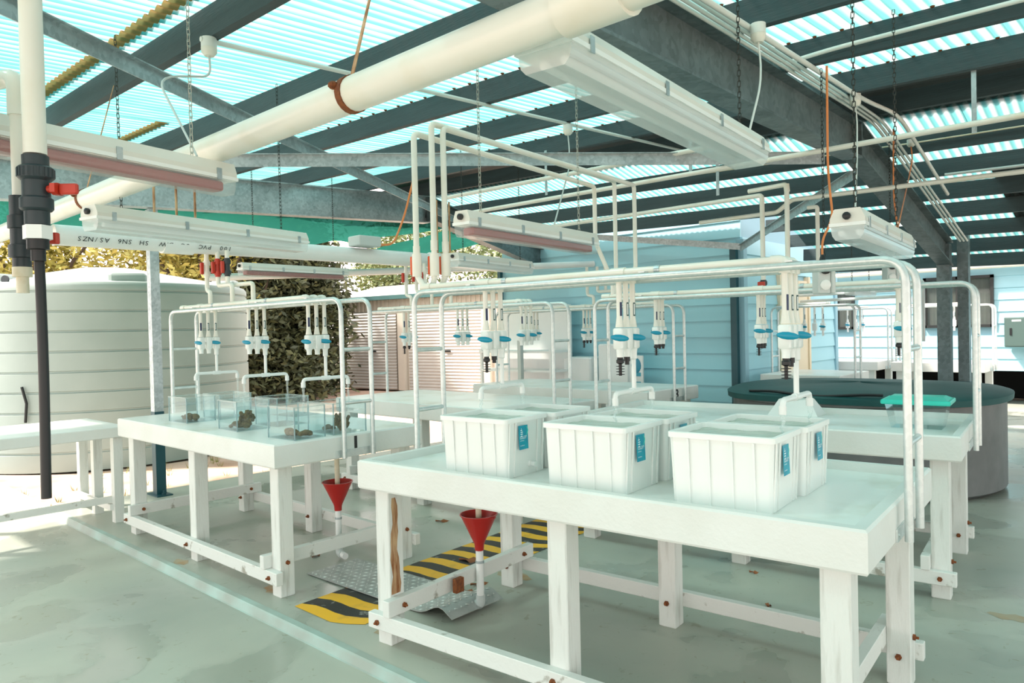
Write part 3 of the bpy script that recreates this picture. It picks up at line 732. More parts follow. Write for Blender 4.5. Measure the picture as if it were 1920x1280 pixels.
# red drain funnels
def funnel(x, y, ztop, ztab, label, elbow):
    r = tag(empty('drain_funnel', (x, y, 0)), label, 'funnel', 'red funnels under the tables')
    R, h = .103, .165; zb = ztop - h
    mb = MB().lathe([(.024, zb - .03), (.026, zb), (.030, zb + .012), (R - .004, ztop - .004), (R, ztop - .004), (R, ztop), (R - .005, ztop), (.027, zb + .012), (.018, zb)], n=24, cap=False)
    mb.tube([(R, 0, ztop - .004), (R + .018, .004, ztop - .004), (R + .018, -.010, ztop - .006), (R, -.006, ztop - .004)], .003, 6)
    mb.build('cone', 'funnel_red', r)
    MB().tube(fillet([(0, 0, zb - .005), (0, 0, .034), (elbow[0], elbow[1], .034)], .035, 6), .0205, 14).build('drain_pipe', 'pvc_white', r)
    MB().tube(fillet([(0, 0, .09), (0, 0, .034), (elbow[0] * .5, elbow[1] * .5, .034)], .03, 6), .0245, 14).build('elbow', 'box_grey', r)
    MB().tube([(0, 0, ztab), (0, 0, ztop - .02)], .0165, 12).build('outlet_pipe', 'pvc_aged', r)
    MB().tube([(0, 0, .262), (0, 0, .275)], .0235, 14).build('clamp', 'galv', r)
    return r
funnel(-2.765, 2.735, .525, ZT - TH + .001, 'red funnel under the tub table with its pipe to the plate', (-.09, -.02))
funnel(-4.165, 2.80, .515, ZT - TH + .001, 'red funnel under the coral tank table', (.10, -.02))
blk = tag(empty('pipe_block', loc2w(2, -2.052, .445, .197), TABLES[2]['an']), 'dark rusty timber block holding the funnel pipe to the rail', 'block')
MB().box(0.0, .03, -.03, .03, -.035, .037, .003).build('block', 'rust', blk, False)
# fallen leaves and litter
def dead_leaf(x, y, s, rz, label, z=0.0):
    mb = MB(); n = 5
    prof = [(0, 0), (.35, .16), (.55, .30), (.75, .15), (1, 0)]
    for i, (t, w) in enumerate(prof): mb.v += [((t - .5) * s, -w * s, .004 + .01 * math.sin(i * 1.7)), ((t - .5) * s, 0, .001 + .006 * t), ((t - .5) * s, w * s, .003 + .012 * math.cos(i * 1.3) ** 2)]
    for i in range(n - 1):
        for j in range(2): a = i * 3 + j; mb.f.append((a, a + 3, a + 4, a + 1))
    o = mb.build('dead_leaf', 'leaf_brown'); o.location = (x, y, z + .002); o.rotation_euler = (0, 0, rz); return tag(o, label, 'leaf', 'dead leaves on the floor')
dead_leaf(-3.42, 3.30, .16, .5, 'big brown leaf lying on the striped strip')
dead_leaf(-3.06, 3.02, .11, 1.0, 'brown leaf beside the tub table back leg')
dead_leaf(-3.02, 2.88, .12, .1, 'curled brown leaf by the drain pipe elbow')
dead_leaf(-4.32, 2.72, .09, 1.9, 'crumpled brown leaf under table numbered 1')
dead_leaf(-4.05, 2.36, .05, .4, 'small orange leaf beside the checker plate corner')
dead_leaf(-4.3, 3.85, .11, .7, 'pale brown leaf on the open floor behind the red funnel')
dead_leaf(-1.9, 4.2, .055, .3, 'orange leaf chip on the floor behind the tub table')
dead_leaf(-1.62, 3.75, .06, 2.0, 'reddish leaf scrap behind the tub table rail')
# rust streak running down the split front leg of the tub table
lx_, ly_ = -2.27 + .061 + LEG / 2, .052 + LEG / 2
w0 = loc2w(2, lx_ + LEG / 2 + .0006, ly_ - .01, 0)
rk = MB()
for i in range(12):
    z = .245 + i * .042; wv = .014 + .015 * (1 - i / 12) + .004 * math.sin(i * 2.1); yc = .006 * math.sin(i * .9)
    rk.v += [(0, yc - wv, z), (0.0012, yc, z), (0, yc + wv, z)]
for i in range(11):
    for j in range(2): a = i * 3 + j; rk.f.append((a, a + 1, a + 4, a + 3))
rs = rk.build('rust_streak', 'rust_stain'); rs.parent = bpy.data.objects['work_table.001']; rs.location = (lx_ + LEG / 2 + .0006, ly_ - .01, 0)

# ================================================================== PIPES OVERHEAD
def pipe(name, label, pts, r, m='pvc', rad=.05, cat='pipe', group=None, couplings=(), n=12, cat_parts=None):
    """one pipe run, base at its first point; couplings are fat sleeves at path fractions"""
    P = fillet(pts, rad, 5) if len(pts) > 2 else [Vector(p) for p in pts]
    c = Vector(pts[0]); e = tag(empty(name, c), label, cat, group); Q = [Vector(p) - c for p in P]
    MB().tube(Q, r, n).build('run', m, e)
    L_ = [0]
    for a, b in zip(Q, Q[1:]): L_.append(L_[-1] + (b - a).length)
    for f_ in couplings:
        d = f_ * L_[-1]
        for k in range(len(Q) - 1):
            if L_[k] <= d <= L_[k + 1] and L_[k + 1] > L_[k]:
                t = (Q[k + 1] - Q[k]).normalized(); p = Q[k] + t * (d - L_[k]); MB().tube([p - t * r * 1.6, p + t * r * 1.6], r * 1.18, n).build('coupling', m, e); break
    return e
# big white main over the walkway, hung on rusty straps
m1 = pipe('water_main', 'large cream main pipe crossing overhead with rusty strap hangers', [(-8.6, 1.47, 2.30), (3.4, 1.47, 2.30)], .0585, 'pvc', couplings=(.63,), n=20)
for x in (-2.04, -4.60):
    h = empty('strap_hanger', (x + 8.6, 0, 0)); h.parent = m1
    MB().tube([(-.014, 0, 0), (.014, 0, 0)], .0625, 20).build('band', 'rust', h)
    z1 = zn(x, 1.66) - 2.30 + .03; MB().add([(-.010, -.001, .06), (.010, -.001, .06), (.004, .16, z1), (-.004, .16, z1), (-.010, .002, .06), (.010, .002, .06), (.004, .163, z1), (-.004, .163, z1)],
        [(0, 1, 2, 3), (7, 6, 5, 4), (0, 4, 5, 1), (1, 5, 6, 2), (2, 6, 7, 3), (3, 7, 4, 0)]).build('strap', 'rust_stain', h, False)
    MB().ell((-.02, -.06, .022), .018, .02, .014, 8, 5).build('nut', 'rust', h)
m2 = pipe('drain_main', 'large white pipe with printed lettering above the coral tanks', [(-5.5, 1.545, 2.20), (-5.5, 5.6, 2.21)], .07, 'pvc_white', couplings=(.20, .84), n=20)
for word, yo in (('AS/NZS', .22), ('SN6', .42), ('SH', .55), ('DWV', .70), ('SC', .84), ('PVC', .99), ('100', 1.15)):
    for q, ch in enumerate(word):
        tm = text_mesh(ch, .048)
        for v in tm.vertices: v.co = (-v.co.x, .034 - v.co.y, v.co.z)
        put('letter', tm, 'window_frame', m2, (.066, yo + ((len(word) - 1) / 2 - q) * .034, -.0385), (math.radians(-60) + pi, 0, math.radians(90)))
# three overhead water pipes: up from the tub table, over, and down to the next table
def w2(i, x, y, z): return loc2w(i, x, y, z)
for j, (zt, xa) in enumerate(((2.57, 2.24), (2.62, 2.29), (2.60, 2.22))):
    y_ = VS[j]; a = w2(2, -2.27, y_, 1.74); b = w2(3, -2.30, y_, 1.74)
    lab = ['thin white water pipe looping high from the tubs, lowest of three', 'thin white water pipe looping high from the tubs, highest of three', 'thin white water pipe looping high from the tubs, shortest of three'][j]
    xo = (-.06, .02, .05)[j]
    top = zt; ya = a[1]; yb = b[1] + (-.10, 0, .10)[j]; xb = b[0] + (-.08, 0, .08)[j]
    e = pipe('supply_loop', lab, [a, (a[0] + xo, ya, 1.80), (a[0] + xo, ya, top), (xb, yb, top), (xb, yb, 2.15 - .1 * j), (b[0], b[1], 1.85), b], .0165, 'pvc', .035, 'pipe', 'overhead supply loops', (.06, .96))
    v = empty('ball_valve', (xo, 0, .12)); v.parent = e
    MB().tube([(0, 0, -.06), (0, 0, .06)], .026, 12).build('valve_body', 'pvc', v)
    MB().box(-.045, -.03, -.012, .012, -.05, .05, .004).build('valve_handle', 'orange_handle', v, False)
# supply risers to table 1 and table 4 from the drain main, with valves
def riser(i, u_, label, colors):
    t = TABLES[i]; o = w2(i, -u_, .55, 0); e = tag(empty('supply_riser', (o[0], o[1], 1.74)), label, 'pipe', 'supply risers from the main')
    for j, y in enumerate((-.06, 0, .06)):
        x = (-.05, .06, .14)[j]
        path = [(x, y * .6, .42), (x, y * .6, .15), (x + .10 + .12 * j, y, .15), (x + .10 + .12 * j, y, .015)] if j else [(x, y * .6, .42), (x, y * .6, .12), (x + .10, y, .10), (x + .10, y, .015)]
        MB().tube(fillet(path, .03, 4), .0165, 12).build('run', 'pvc', e)
        vb_ = MB().tube([(x, y * .6, .22), (x, y * .6, .36)], .020, 12); vb_.tube([(x, y * .6, .235), (x, y * .6, .265)], .027, 12); vb_.tube([(x, y * .6, .315), (x, y * .6, .345)], .027, 12)
        v = vb_.build('ball_valve', colors[j], e)
        MB().box(x - .012, x + .012, y * .6 - .05, y * .6 - .026, .245, .335, .004).build('valve_handle', 'red_handle', v, False)
    return e
riser(1, 1.80, 'white risers with red handled valves above the coral table', ('pvc', 'red_handle', 'dark_union'))
riser(4, 1.80, 'white risers with red handled valves above the bare table', ('pvc', 'pvc', 'pvc'))
riser(5, 1.0, 'white risers with red handled valves above table numbered 3', ('pvc', 'dark_union', 'dark_union'))
# pipes hung along the purlins
pipe('hung_pipe', 'white pipe hung below the ridge right across the shelter', [(-5.3, 5.19, 2.69), (1.6, 5.32, 2.71)], .019, 'pvc', group='white pipes hung from the purlins')
pipe('hung_pipe', 'white pipe hung before the ridge above the supply loops', [(-5.3, 4.86, 2.44), (-5.3, 4.86, 2.80), (-2.3, 4.95, 2.80)], .019, 'pvc', group='white pipes hung from the purlins')
pipe('hung_pipe', 'white pipe with a step down beside the diagonal brace', [(-3.3, 6.26, 2.46), (-2.55, 6.22, 2.46), (-2.42, 6.22, 2.55), (1.6, 6.45, 2.53)], .019, 'pvc', .03, group='white pipes hung from the purlins')
pipe('hung_pipe', 'white pipe turning down beside the orange cable', [(-5.2, 5.86, 2.55), (-2.50, 5.80, 2.55), (-2.50, 5.80, 1.86)], .019, 'pvc', .03, group='white pipes hung from the purlins')
dn = pipe('hung_pipe', 'white pipe rising over and down behind the tub gantry end', [(-2.62, 5.82, 2.60), (-2.28, 5.76, 2.60), (-2.28, 5.76, 1.9)], .019, 'pvc', .03, group='white pipes hung from the purlins', couplings=(.35,))
pipe('hung_pipe', 'white pipe running low below the white batten', [(-2.30, 6.25, 2.47), (-2.22, 6.25, 2.47), (-2.22, 6.25, 1.9)], .017, 'pvc', .02, group='white pipes hung from the purlins')
pipe('hung_pipe', 'pale pipe running level behind the coral tap gantry', [(-9.0, 4.2, 2.24), (-6.2, 8.58, 2.42)], .045, 'pvc_white', group='white pipes hung from the purlins')
iv = tag(empty('inline_valve', (-2.50, 5.80, 1.80)), 'red and grey valve on the drop behind the tubs', 'valve')
mb = MB().tube([(0, 0, -.05), (0, 0, .06)], .024, 12); mb.tube([(0, 0, .02), (0, 0, .05)], .031, 12); mb.tube([(0, 0, -.045), (0, 0, -.015)], .031, 12); mb.build('valve_body', 'dark_union', iv)
MB().box(-.03, .03, -.05, -.03, -.035, .045, .004).build('valve_handle', 'red_handle', iv, False)
# strap irons
ks = MB().box(-.014, .014, -.001, .001, -.32, 0).mesh('strap', False); ks.materials.append(M['galv'])
for x, y, L_, lab in ((-.93, 5.33, 1.0, 'perforated strap iron holding the ridge pipe beside the conduits'), (-2.85, 5.27, 1, 'perforated strap iron holding the ridge pipe by the big batten'), (-4.3, 5.23, 1, 'perforated strap iron holding the ridge pipe above the supply loops'),
                      (-.75, 6.43, 1.6, 'perforated strap iron holding the stepped pipe'), (-2.9, 5.83, 1.3, 'rusty perforated strap on the pipe that turns down')):
    o = put('strap_iron', ks, None, None, (x, y, zn(x, y) + .02)); o.scale = (1, 1, 1.28 * L_); tag(o, lab, 'strap', 'strap iron hangers')

# ---- conduits
def conduit(label, pts, r=.0105, m='cable_white', rad=.06):
    c = Vector(pts[0]); e = tag(MB().tube([p - c for p in fillet(pts, rad, 5)] if len(pts) > 2 else [Vector(p) - c for p in pts], r, 10).build('conduit', m), label, 'conduit', 'electrical conduits'); e.location = c; return e
conduit('white conduit running along under the purlins to the big batten', [(-3.41, 1.6, zn(-3.41, 1.6) - .012), (-3.41, 6.4, zn(-3.41, 6.4) - .012)], .012)
for j, x in enumerate((-1.80, -1.765, -1.73)):
    conduit(['lowest', 'middle', 'upper'][j] + ' of three conduits following the dark rafter', [(x + .30, .2, zn(x, .2) - .014), (x + .04, 5.6, zn(x, 5.6) - .014), (x, 6.35, zn(x, 6.3) - .02), (x, 6.9, zf(x, 6.9) - .014), (x, 9.45, zf(x, 9.45) - .014)], .011, 'cable_white', .25)
conduit('thick conduit bending over the ridge beside the round junction box', [(-1.42, .2, zn(-1.4, .2) - .016), (-1.62, 5.5, zn(-1.6, 5.5) - .016), (-1.58, 6.2, zn(-1.6, 6.2) - .02), (-1.62, 8.0, zf(-1.6, 8.0) - .02)], .015, 'cable_white', .25)
conduit('corrugated conduit along the purlin near the right rafter', [(-1.75, 4.36, zn(-1.7, 4.4) + .03), (-1.45, 4.36, zn(-1.4, 4.4) + .05), (1.2, 4.36, zn(1.2, 4.4) + .09)], .0125, 'cable_white', .1)
conduit('thin cable clipped along a purlin to the round pendant box', [(-5.0, 6.95, zf(-5, 6.95) + .06), (-1.65, 6.99, zf(-1.6, 6.95) + .06), (1.2, 6.99, zf(1.2, 6.95) + .08)], .007, 'pvc_aged')
conduit('grey conduit along the purlin above the dark sheets', [(-1.55, 7.55, zf(-1.5, 7.55) - .01), (1.2, 7.55, zf(1.2, 7.55) - .01)], .013, 'box_grey')
def jbox(x, y, z, r, h, label, drop=None, dm='cable_white'):
    e = tag(empty('junction_box', (x, y, z)), label, 'junction box', 'round ceiling boxes')
    MB().lathe([(r, 0), (r, -h * .55)], n=16).build('base', 'cable_white', e); MB().lathe([(r * 1.02, -h * .56), (r * .98, -h * .8), (r * .6, -h), (0.001, -h)], n=16).build('cover', 'pvc', e)
    if drop: MB().tube(fillet([(0, 0, -h), (.01, 0, -h - .1)] + [tuple(Vector(d) - Vector((x, y, z))) for d in drop], .12, 5), .005, 8).build('cord', dm, e)
    return e
jbox(-3.41, 1.64, zn(-3.4, 1.64), .036, .085, 'round junction box with grey cord above the pink batten', [(-3.34, 1.36, 2.66), (-2.94, 1.35, 2.235)], 'box_grey')
jbox(-1.50, 3.47, zn(-1.5, 3.47) - .01, .036, .09, 'round junction box above the end of the big batten', [(-1.42, 3.3, 2.6), (-1.36, 3.02, 2.30)])
jbox(-1.63, 5.34, zn(-1.63, 5.34), .036, .085, 'round junction box at the rafter bend', [(-1.55, 5.1, 2.6), (-1.2, 3.9, 2.02)])
jbox(-3.41, 4.42, zn(-3.41, 4.42) - .02, .036, .075, 'round junction box above the reddish batten', [(-3.35, 4.35, 2.7), (-2.9, 3.6, 2.16)], 'box_grey')
jbox(-1.66, 6.88, zf(-1.66, 6.88) + .05, .032, .06, 'cream pendant box with a pinkish cord', [(-1.66, 6.8, 2.7), (-1.35, 5.2, 2.05)], 'orange_cable')

# ================================================================== BATTEN LIGHTS on chains
def batten(p, q, w, label, red=False, chains=(.12, .88), chain_m='chain_dark', top=None):
    p, q = Vector(p), Vector(q); d = q - p; L_ = d.length; rz = math.atan2(d.y, d.x); pitch = math.asin(d.z / L_)
    r = tag(empty('batten_light', p, rz), label, 'light', 'hanging batten lights'); r.rotation_euler = (0, -pitch, rz)
    h = w / 2
    # body: upper tray with bevelled top, runs along local x
    MB().prism([(-h, .0), (-h, .022), (-h * .72, .062), (h * .72, .062), (h, .022), (h, .0)], 0, L_, 'x').build('body', 'batten_body', r, False)
    MB().prism([(-h * 1.04, -.010), (-h * 1.04, .004), (h * 1.04, .004), (h * 1.04, -.010)], -.006, L_ + .006, 'x').build('seal_rim', 'plastic_white', r, False)
    # lens: hollow trapezoid trough with prismatic ribs along it
    prof = [(-h * .97, -.010), (-h * .93, -.022), (-h * .95, -.028), (-h * .90, -.040), (-h * .88, -.048), (-h * .70, -.066), (h * .70, -.066), (h * .88, -.048), (h * .90, -.040), (h * .95, -.028), (h * .93, -.022), (h * .97, -.010)]
    mb = MB(); n = len(prof)
    for x in (.004, L_ - .004): mb.v += [(x, a, b) for a, b in prof]
    mb.f = [(i, i + 1, n + i + 1, n + i) for i in range(n - 1)] + [tuple(range(n - 1, -1, -1)), tuple(range(n, 2 * n))]
    mb.build('lens', 'lens_clear' if red else 'lens_milky', r, False)
    MB().box(.02, L_ - .02, -h * .8, h * .8, -.012, -.006).build('reflector', 'plastic_white', r, False)
    if red: MB().box(.05, L_ - .05, -h * .66, h * .66, -.056, -.018, .006).build('tube', 'batten_red', r, False)
    for y in (() if red else (-.035, .035) if w > .12 else (0,)):
        MB().tube([(.05, y, -.034), (L_ - .05, y, -.034)], .021 if red else .013, 10).build('tube', 'batten_red' if red else 'foam_white', r)
    for k in range(4):
        x = L_ * (.06 + .293 * k)
        for s_ in (-1, 1): MB().box(x - .011, x + .011, s_ * h * 1.05 - .002, s_ * h * 1.05 + .002, -.016, .03).build('clip', 'galv', r, False)
    MB().lathe([(.013, 0), (.016, -.004), (.016, -.016), (.010, -.02)], (0, .0, .03), 10, 'x').build('cable_gland', 'black_rubber', r)
    for f_ in chains:
        c = p + d * f_ + Vector((0, 0, .06)); zt = (zn(c.x, c.y) if c.y < 6.3 else zf(c.x, c.y)) + PH if top is None else top; ln = zt - c.z
        if ln < .1: continue
        o = put('chain', chain_mesh(ln), chain_m, r); o.location = (L_ * f_, 0, .06 + ln); o.rotation_euler = (0, 0, 0)
    return r
batten((-1.283, 1.562, 2.279), (-1.44, 3.21, 2.279), .185, 'big white batten light hanging close over the tub table', chains=(.10, .93))
batten((-1.0, 3.15, 1.905), (-1.12, 4.42, 1.905), .135, 'white batten light hanging above the teal lidded box table')
batten((-2.62, 2.52, 2.035), (-2.76, 3.80, 2.035), .105, 'reddish tubed batten light between the supply loops', True, chain_m='chain_steel')
batten((-4.05, 1.30, 2.115), (-4.40, 2.72, 2.125), .14, 'white batten light hanging in front of the lettered pipe')
batten((-2.67, .086, 2.16), (-2.97, 1.496, 2.16), .108, 'reddish tubed batten light hanging beside the black hose valve', True, chain_m='chain_steel')
batten((-6.90, 3.57, 2.17), (-6.93, 4.84, 2.17), .12, 'small batten light with a red line beyond the coral table', True)
batten((-4.82, 4.52, 2.145), (-5.02, 5.78, 2.145), .14, 'white batten light above the bare middle table')
batten((-2.72, 8.6, 1.87), (-2.76, 9.55, 1.87), .12, 'far white batten light before the dark framed window')

# ================================================================== VALVE AND HOSE hanging at the walkway
vx = tag(empty('hose_drop', (-2.536, .672, 1.03)), 'white riser with dark union valve, red handle and black hose', 'pipe')
def lz(z): return z - 1.06
MB().tube([(0, 0, lz(2.09)), (0, 0, lz(3.0))], .0315, 18).build('riser_pipe', 'pvc', vx)
mb = MB().lathe([(.036, lz(2.085)), (.036, lz(2.055)), (.041, lz(2.054)), (.048, lz(2.048)), (.048, lz(2.018)), (.042, lz(2.012)), (.038, lz(2.010)), (.038, lz(1.962)), (.045, lz(1.956)), (.045, lz(1.926)), (.040, lz(1.92)), (.034, lz(1.918)), (.034, lz(1.878))], n=20)
for k in range(20): a = 2 * pi * k / 20; mb.box(.047 * math.cos(a) - .003, .047 * math.cos(a) + .003, .047 * math.sin(a) - .003, .047 * math.sin(a) + .003, lz(2.02), lz(2.046))
vb_ = mb.build('union_valve', 'dark_union', vx)
hd = MB().lathe([(.012, .035), (.012, .055)], (0, 0, lz(1.985)), 10, 'x'); hd.prism([(-.026, lz(1.972)), (-.010, lz(1.966)), (.010, lz(1.966)), (.026, lz(1.972)), (.026, lz(1.998)), (.010, lz(2.002)), (-.010, lz(2.002)), (-.026, lz(1.998))], .055, .070, 'x')
hd.box(.070, .125, -.008, .008, lz(1.968), lz(2.0), .004); h_ = hd.build('handle', 'red_handle', vb_, False); h_.rotation_euler = (0, 0, .75)
MB().lathe([(.040, lz(1.876)), (.040, lz(1.835))], n=6).build('hex_nipple', 'pvc_white', vx, False)
MB().lathe([(.030, lz(1.834)), (.030, lz(1.805)), (.020, lz(1.803)), (.020, lz(1.77))], n=14).build('hose_tail', 'black_rubber', vx)
hose = []
for k in range(15): t = k / 14; hose.append((-.012 + .030 * t + .008 * math.sin(t * 4), .005 - .008 * t, lz(1.79) - t * .735))
MB().tube(hose, .0145, 14).build('hose', 'black_rubber', vx)
v2 = tag(empty('hose_drop', (-2.66, .66, 1.70)), 'thinner white riser and dark valve behind the black hose valve', 'pipe')
MB().tube([(0, 0, .24), (0, 0, .56), (0, 0, .57)], .021, 14).build('riser_pipe', 'pvc', v2)
MB().tube(fillet([(0, 0, .50), (0, 0, .62), (-.25, -.10, .62)], .04, 5), .027, 14).build('elbow', 'pvc', v2)
MB().lathe([(.030, .25), (.030, .19), (.036, .188), (.036, .15), (.030, .148), (.030, .10), (.036, .098), (.036, .06), (.026, .058), (.026, .03)], n=16).build('union_valve', 'dark_union', v2)
MB().box(.03, .115, -.010, .010, .10, .135, .003).build('handle', 'red_handle', v2, False).rotation_euler = (0, 0, .75)
MB().lathe([(.028, .03), (.028, 0), (.018, 0), (.018, -.05)], n=12).build('tail', 'pvc_aged', v2)
v3 = tag(empty('hose_drop', (-2.60, .53, 1.60)), 'fat white pipe bent over beside the black hose valve', 'pipe')
MB().tube(fillet([(0, 0, .16), (0, 0, .66), (-.25, -.12, .74)], .07, 6), .042, 18).build('riser_pipe', 'pvc_white', v3)
MB().lathe([(.030, .16), (.030, .12), (.036, .12), (.036, .10), (.018, .10), (.018, .04)], n=14).build('tail', 'black_rubber', v3)

# ================================================================== POWER OUTLETS on cables
def outlet(x, y, z, rz, ztop, label):
    r = tag(empty('power_outlet', (x, y, z), rz), label, 'power outlet', 'hanging power outlets')
    MB().box(-.045, .045, -.075, -.003, -.095, .095, .006).build('case', 'box_grey', r, False)
    MB().box(-.045, .045, .0, .028, -.095, .095, .006).build('case_back', 'box_grey', r, False)
    MB().lathe([(.028, 0), (.028, .018), (.020, .022), (.001, .022)], (.045, -.036, .045), 16, 'x').build('knob', 'black_rubber', r)
    MB().lathe([(.030, 0), (.030, .008), (.024, .012), (.001, .012)], (.045, -.036, -.045), 16, 'x').build('socket_lid', 'plastic_white', r)
    MB().lathe([(.020, .095), (.014, .12), (.008, .135)], (0, -.03, 0), 10).build('gland', 'black_rubber', r)
    MB().tube(fillet([(0, -.03, .13), (.0, -.03, .22), (.035, .02, .34), (-.02, .02, .62), (0.03, 0, ztop - z)], .12, 5), .0068, 8).build('cord', 'orange_cable', r)
    o = put('chain', chain_mesh(ztop - z - .1), 'chain_dark', r); o.location = (-.02, -.01, ztop - z)
    return r
outlet(-1.52, 4.43, 1.765, -.80, 2.99, 'grey power outlet on an orange cord behind the tub gantry')
outlet(-1.71, 6.50, 1.90, -.8, 3.05, 'grey power outlet hanging before the dark column')
bx = tag(empty('cable_box', (-5.42, 4.0, 2.28)), 'small white cable box sitting on the lettered pipe', 'box')
MB().box(-.09, .09, -.12, .12, 0, .09, .008).build('case', 'box_grey', bx, False); MB().tube([(0, .12, .03), (0, .16, .03)], .022, 10).build('plug', 'black_rubber', bx)
MB().tube(fillet([(0, .16, .03), (0, .32, .04), (0, .46, .30), (.1, .55, .8)], .15, 6), .010, 8).build('cord', 'orange_cable', bx)

# ================================================================== LOW BENCH, RAINWATER TANK
bn = tag(empty('low_bench', (-6.50, 2.14, 0)), 'low white bench in front of the rainwater tank', 'bench')
MB().box(-.10 - .75, .12, -1.0, .15, .70, .785, .006).build('bench_top', 'white_paint', bn, False)
for x, y in ((.05, .08), (-.78, .08), (.05, -.9), (-.78, -.9), (-.42, .08)): MB().box(x - .035, x + .035, y - .035, y + .035, 0 if y > -.3 else -.045, .70).build('leg', 'leg_paint', bn, False)
MB().box(-.78, .05, .02, .05, .10, .15).build('rail', 'rail_paint', bn, False); MB().box(-.01, .03, -.9, .08, .16, .21).build('rail', 'rail_paint', bn, False)
C0 = (-11.55, 3.93); RT = 1.90
tk = tag(empty('rainwater_tank', (*C0, -.1)), 'huge pale grey ribbed rainwater tank beside the shelter', 'tank')
prof = [(RT, 0)]; nb_ = 9
for k in range(nb_):
    z0 = k * .246; prof += [(RT, z0 + .001), (RT, z0 + .212), (RT - .018, z0 + .221), (RT - .018, z0 + .237), (RT, z0 + .245)]
zt = prof[-1][1]
MB().lathe(prof + [(RT, zt + .06), (RT - .03, zt + .10)], n=96, cap=False).build('wall', 'tank_poly', tk)
MB().lathe([(RT - .03, zt + .10), (RT - .25, zt + .16), (.9, zt + .30), (.4, zt + .40), (.001, zt + .41)], n=64, cap=False).build('roof', 'tank_poly', tk)
for a in (-1.15, -.2, .9): MB().box(RT - .42, RT - .10, -.22, .22, zt + .06, zt + .22, .03).build('lifting_lug', 'tank_poly', tk).rotation_euler = (0, 0, a)
MB().lathe([(.05, 0), (.05, .02)], (RT - .09, 0, zt + .14), 14, 'x').build('port', 'dark_union', tk).rotation_euler = (0, 0, -.97)
MB().tube([(RT + .03, 0, .62), (RT + .03, .02, .85), (RT + .03, -.03, 1.05)], .016, 8).build('level_tube', 'black_rubber', tk).rotation_euler = (0, 0, -.82)

# ================================================================== SHED with roller doors
sh = tag(empty('storage_shed', (-13.3, 12.77, -.05), math.atan2(.6, 4.3)), 'beige storage shed with two roller doors behind the tables', 'shed')
LX0, LX1 = -4.9, 2.4; HS = 2.45
MB().box(LX0, LX1, .12, 4.0, 0, HS).build('wall', 'shed_wall', sh, False)
def roller(x0, x1, h):
    mb = MB(); n = 26; k = 4
    for i in range(n * k + 1):
        z = h * i / (n * k); y = .05 + .012 * math.cos(2 * pi * i / k)
        mb.v += [(x0, y, z), (x1, y, z)]
    mb.f = [(2 * i, 2 * i + 1, 2 * i + 3, 2 * i + 2) for i in range(n * k)]
    return mb.build('roller_door', 'roller_steel', sh)
for x0, x1 in ((-4.3, -2.35), (-1.9, .55)):
    d = roller(x0, x1, 2.12); MB().box((x0 + x1) / 2 + .05, (x0 + x1) / 2 + .22, .0, .04, 1.02, 1.06).build('handle', 'window_frame', d, False)
for x in (-4.5, -2.12, .70, 2.3): MB().box(x - .12, x + .12, -.02, .14, 0, 2.2).build('jamb', 'shed_wall', sh, False)
for i in range(48): MB().box(LX0 + i * .152, LX0 + i * .152 + .06, .085, .125, 2.14, HS).build('cladding_rib', 'shed_wall', sh, False)
for i in range(10): MB().box(.9 + i * .15, .96 + i * .15, .085, .125, 0, 2.14).build('cladding_rib', 'foam_white', sh, False)
MB().box(LX0 - .1, LX1 + .1, -.12, .10, HS, HS + .11).build('gutter', 'gutter', sh, False)
MB().add([(LX0 - .1, -.05, HS + .1), (LX1 + .1, -.05, HS + .1), (LX1 + .1, 2.1, HS + .55), (LX0 - .1, 2.1, HS + .55), (LX0 - .1, 4.2, HS + .1), (LX1 + .1, 4.2, HS + .1)], [(0, 1, 2, 3), (3, 2, 5, 4)]).build('roof', 'roller_steel', sh, False)

# ================================================================== BLUE WEATHERBOARD BUILDINGS
BH = .205
def boards(root, p, q, z0, z1, nrm, gaps=()):
    """lapped boards on the wall line p->q (local to root); each board is its own piece"""
    p, q = Vector((*p, 0)), Vector((*q, 0)); d = (q - p).normalized(); n_ = Vector((*nrm, 0)); k = 0; z = z0
    while z < z1 - .02:
        h = min(BH, z1 - z); a0, a1 = 0, (q - p).length; segs = [(a0, a1)]
        for (g0, g1, gz0, gz1) in gaps:
            if z + h > gz0 + .03 and z < gz1 - .03:
                ns = []
                for s0, s1 in segs:
                    if g0 > s0: ns.append((s0, min(g0, s1)))
                    if g1 < s1: ns.append((max(g1, s0), s1))
                segs = [s_ for s_ in ns if s_[1] - s_[0] > .02]
        for s0, s1 in segs:
            a, b = p + d * s0, p + d * s1
            vs = []
            for e in (a, b): vs += [e + n_ * .034 + Vector((0, 0, z)), e + n_ * .014 + Vector((0, 0, z + h)), e + Vector((0, 0, z + h)), e + Vector((0, 0, z))]
            MB().add(vs, [(0, 1, 2, 3), (7, 6, 5, 4), (0, 4, 5, 1), (1, 5, 6, 2), (2, 6, 7, 3), (3, 7, 4, 0)]).build('board', 'blue_board', root, False)
        z += h
b1 = tag(empty('blue_building', (-3.98, 8.6, 0)), 'pale blue weatherboard building with a cream side door', 'building')
MB().box(-4.02, -.0, .0, 3.2, .0, 3.1).build('core', 'blue_trim', b1, False)
boards(b1, (-4.02, 0), (0, 0), .12, 3.1, (0, -1)); boards(b1, (0, 0), (0, 3.2), .12, 2.6, (1, 0), gaps=((1.0, 2.05, .1, 2.12),))
MB().box(.0, .05, 1.02, 2.02, .10, 2.10).build('door', 'door_cream', b1, False)
for y in (1.0, 2.02): MB().box(.0, .07, y, y + .06, .10, 2.16).build('door_frame', 'door_cream', b1, False)
MB().tube(fillet([(.05, 1.15, 1.05), (.10, 1.15, 1.05), (.10, 1.27, 1.05)], .01, 3), .010, 8).build('door_handle', 'galv', b1)
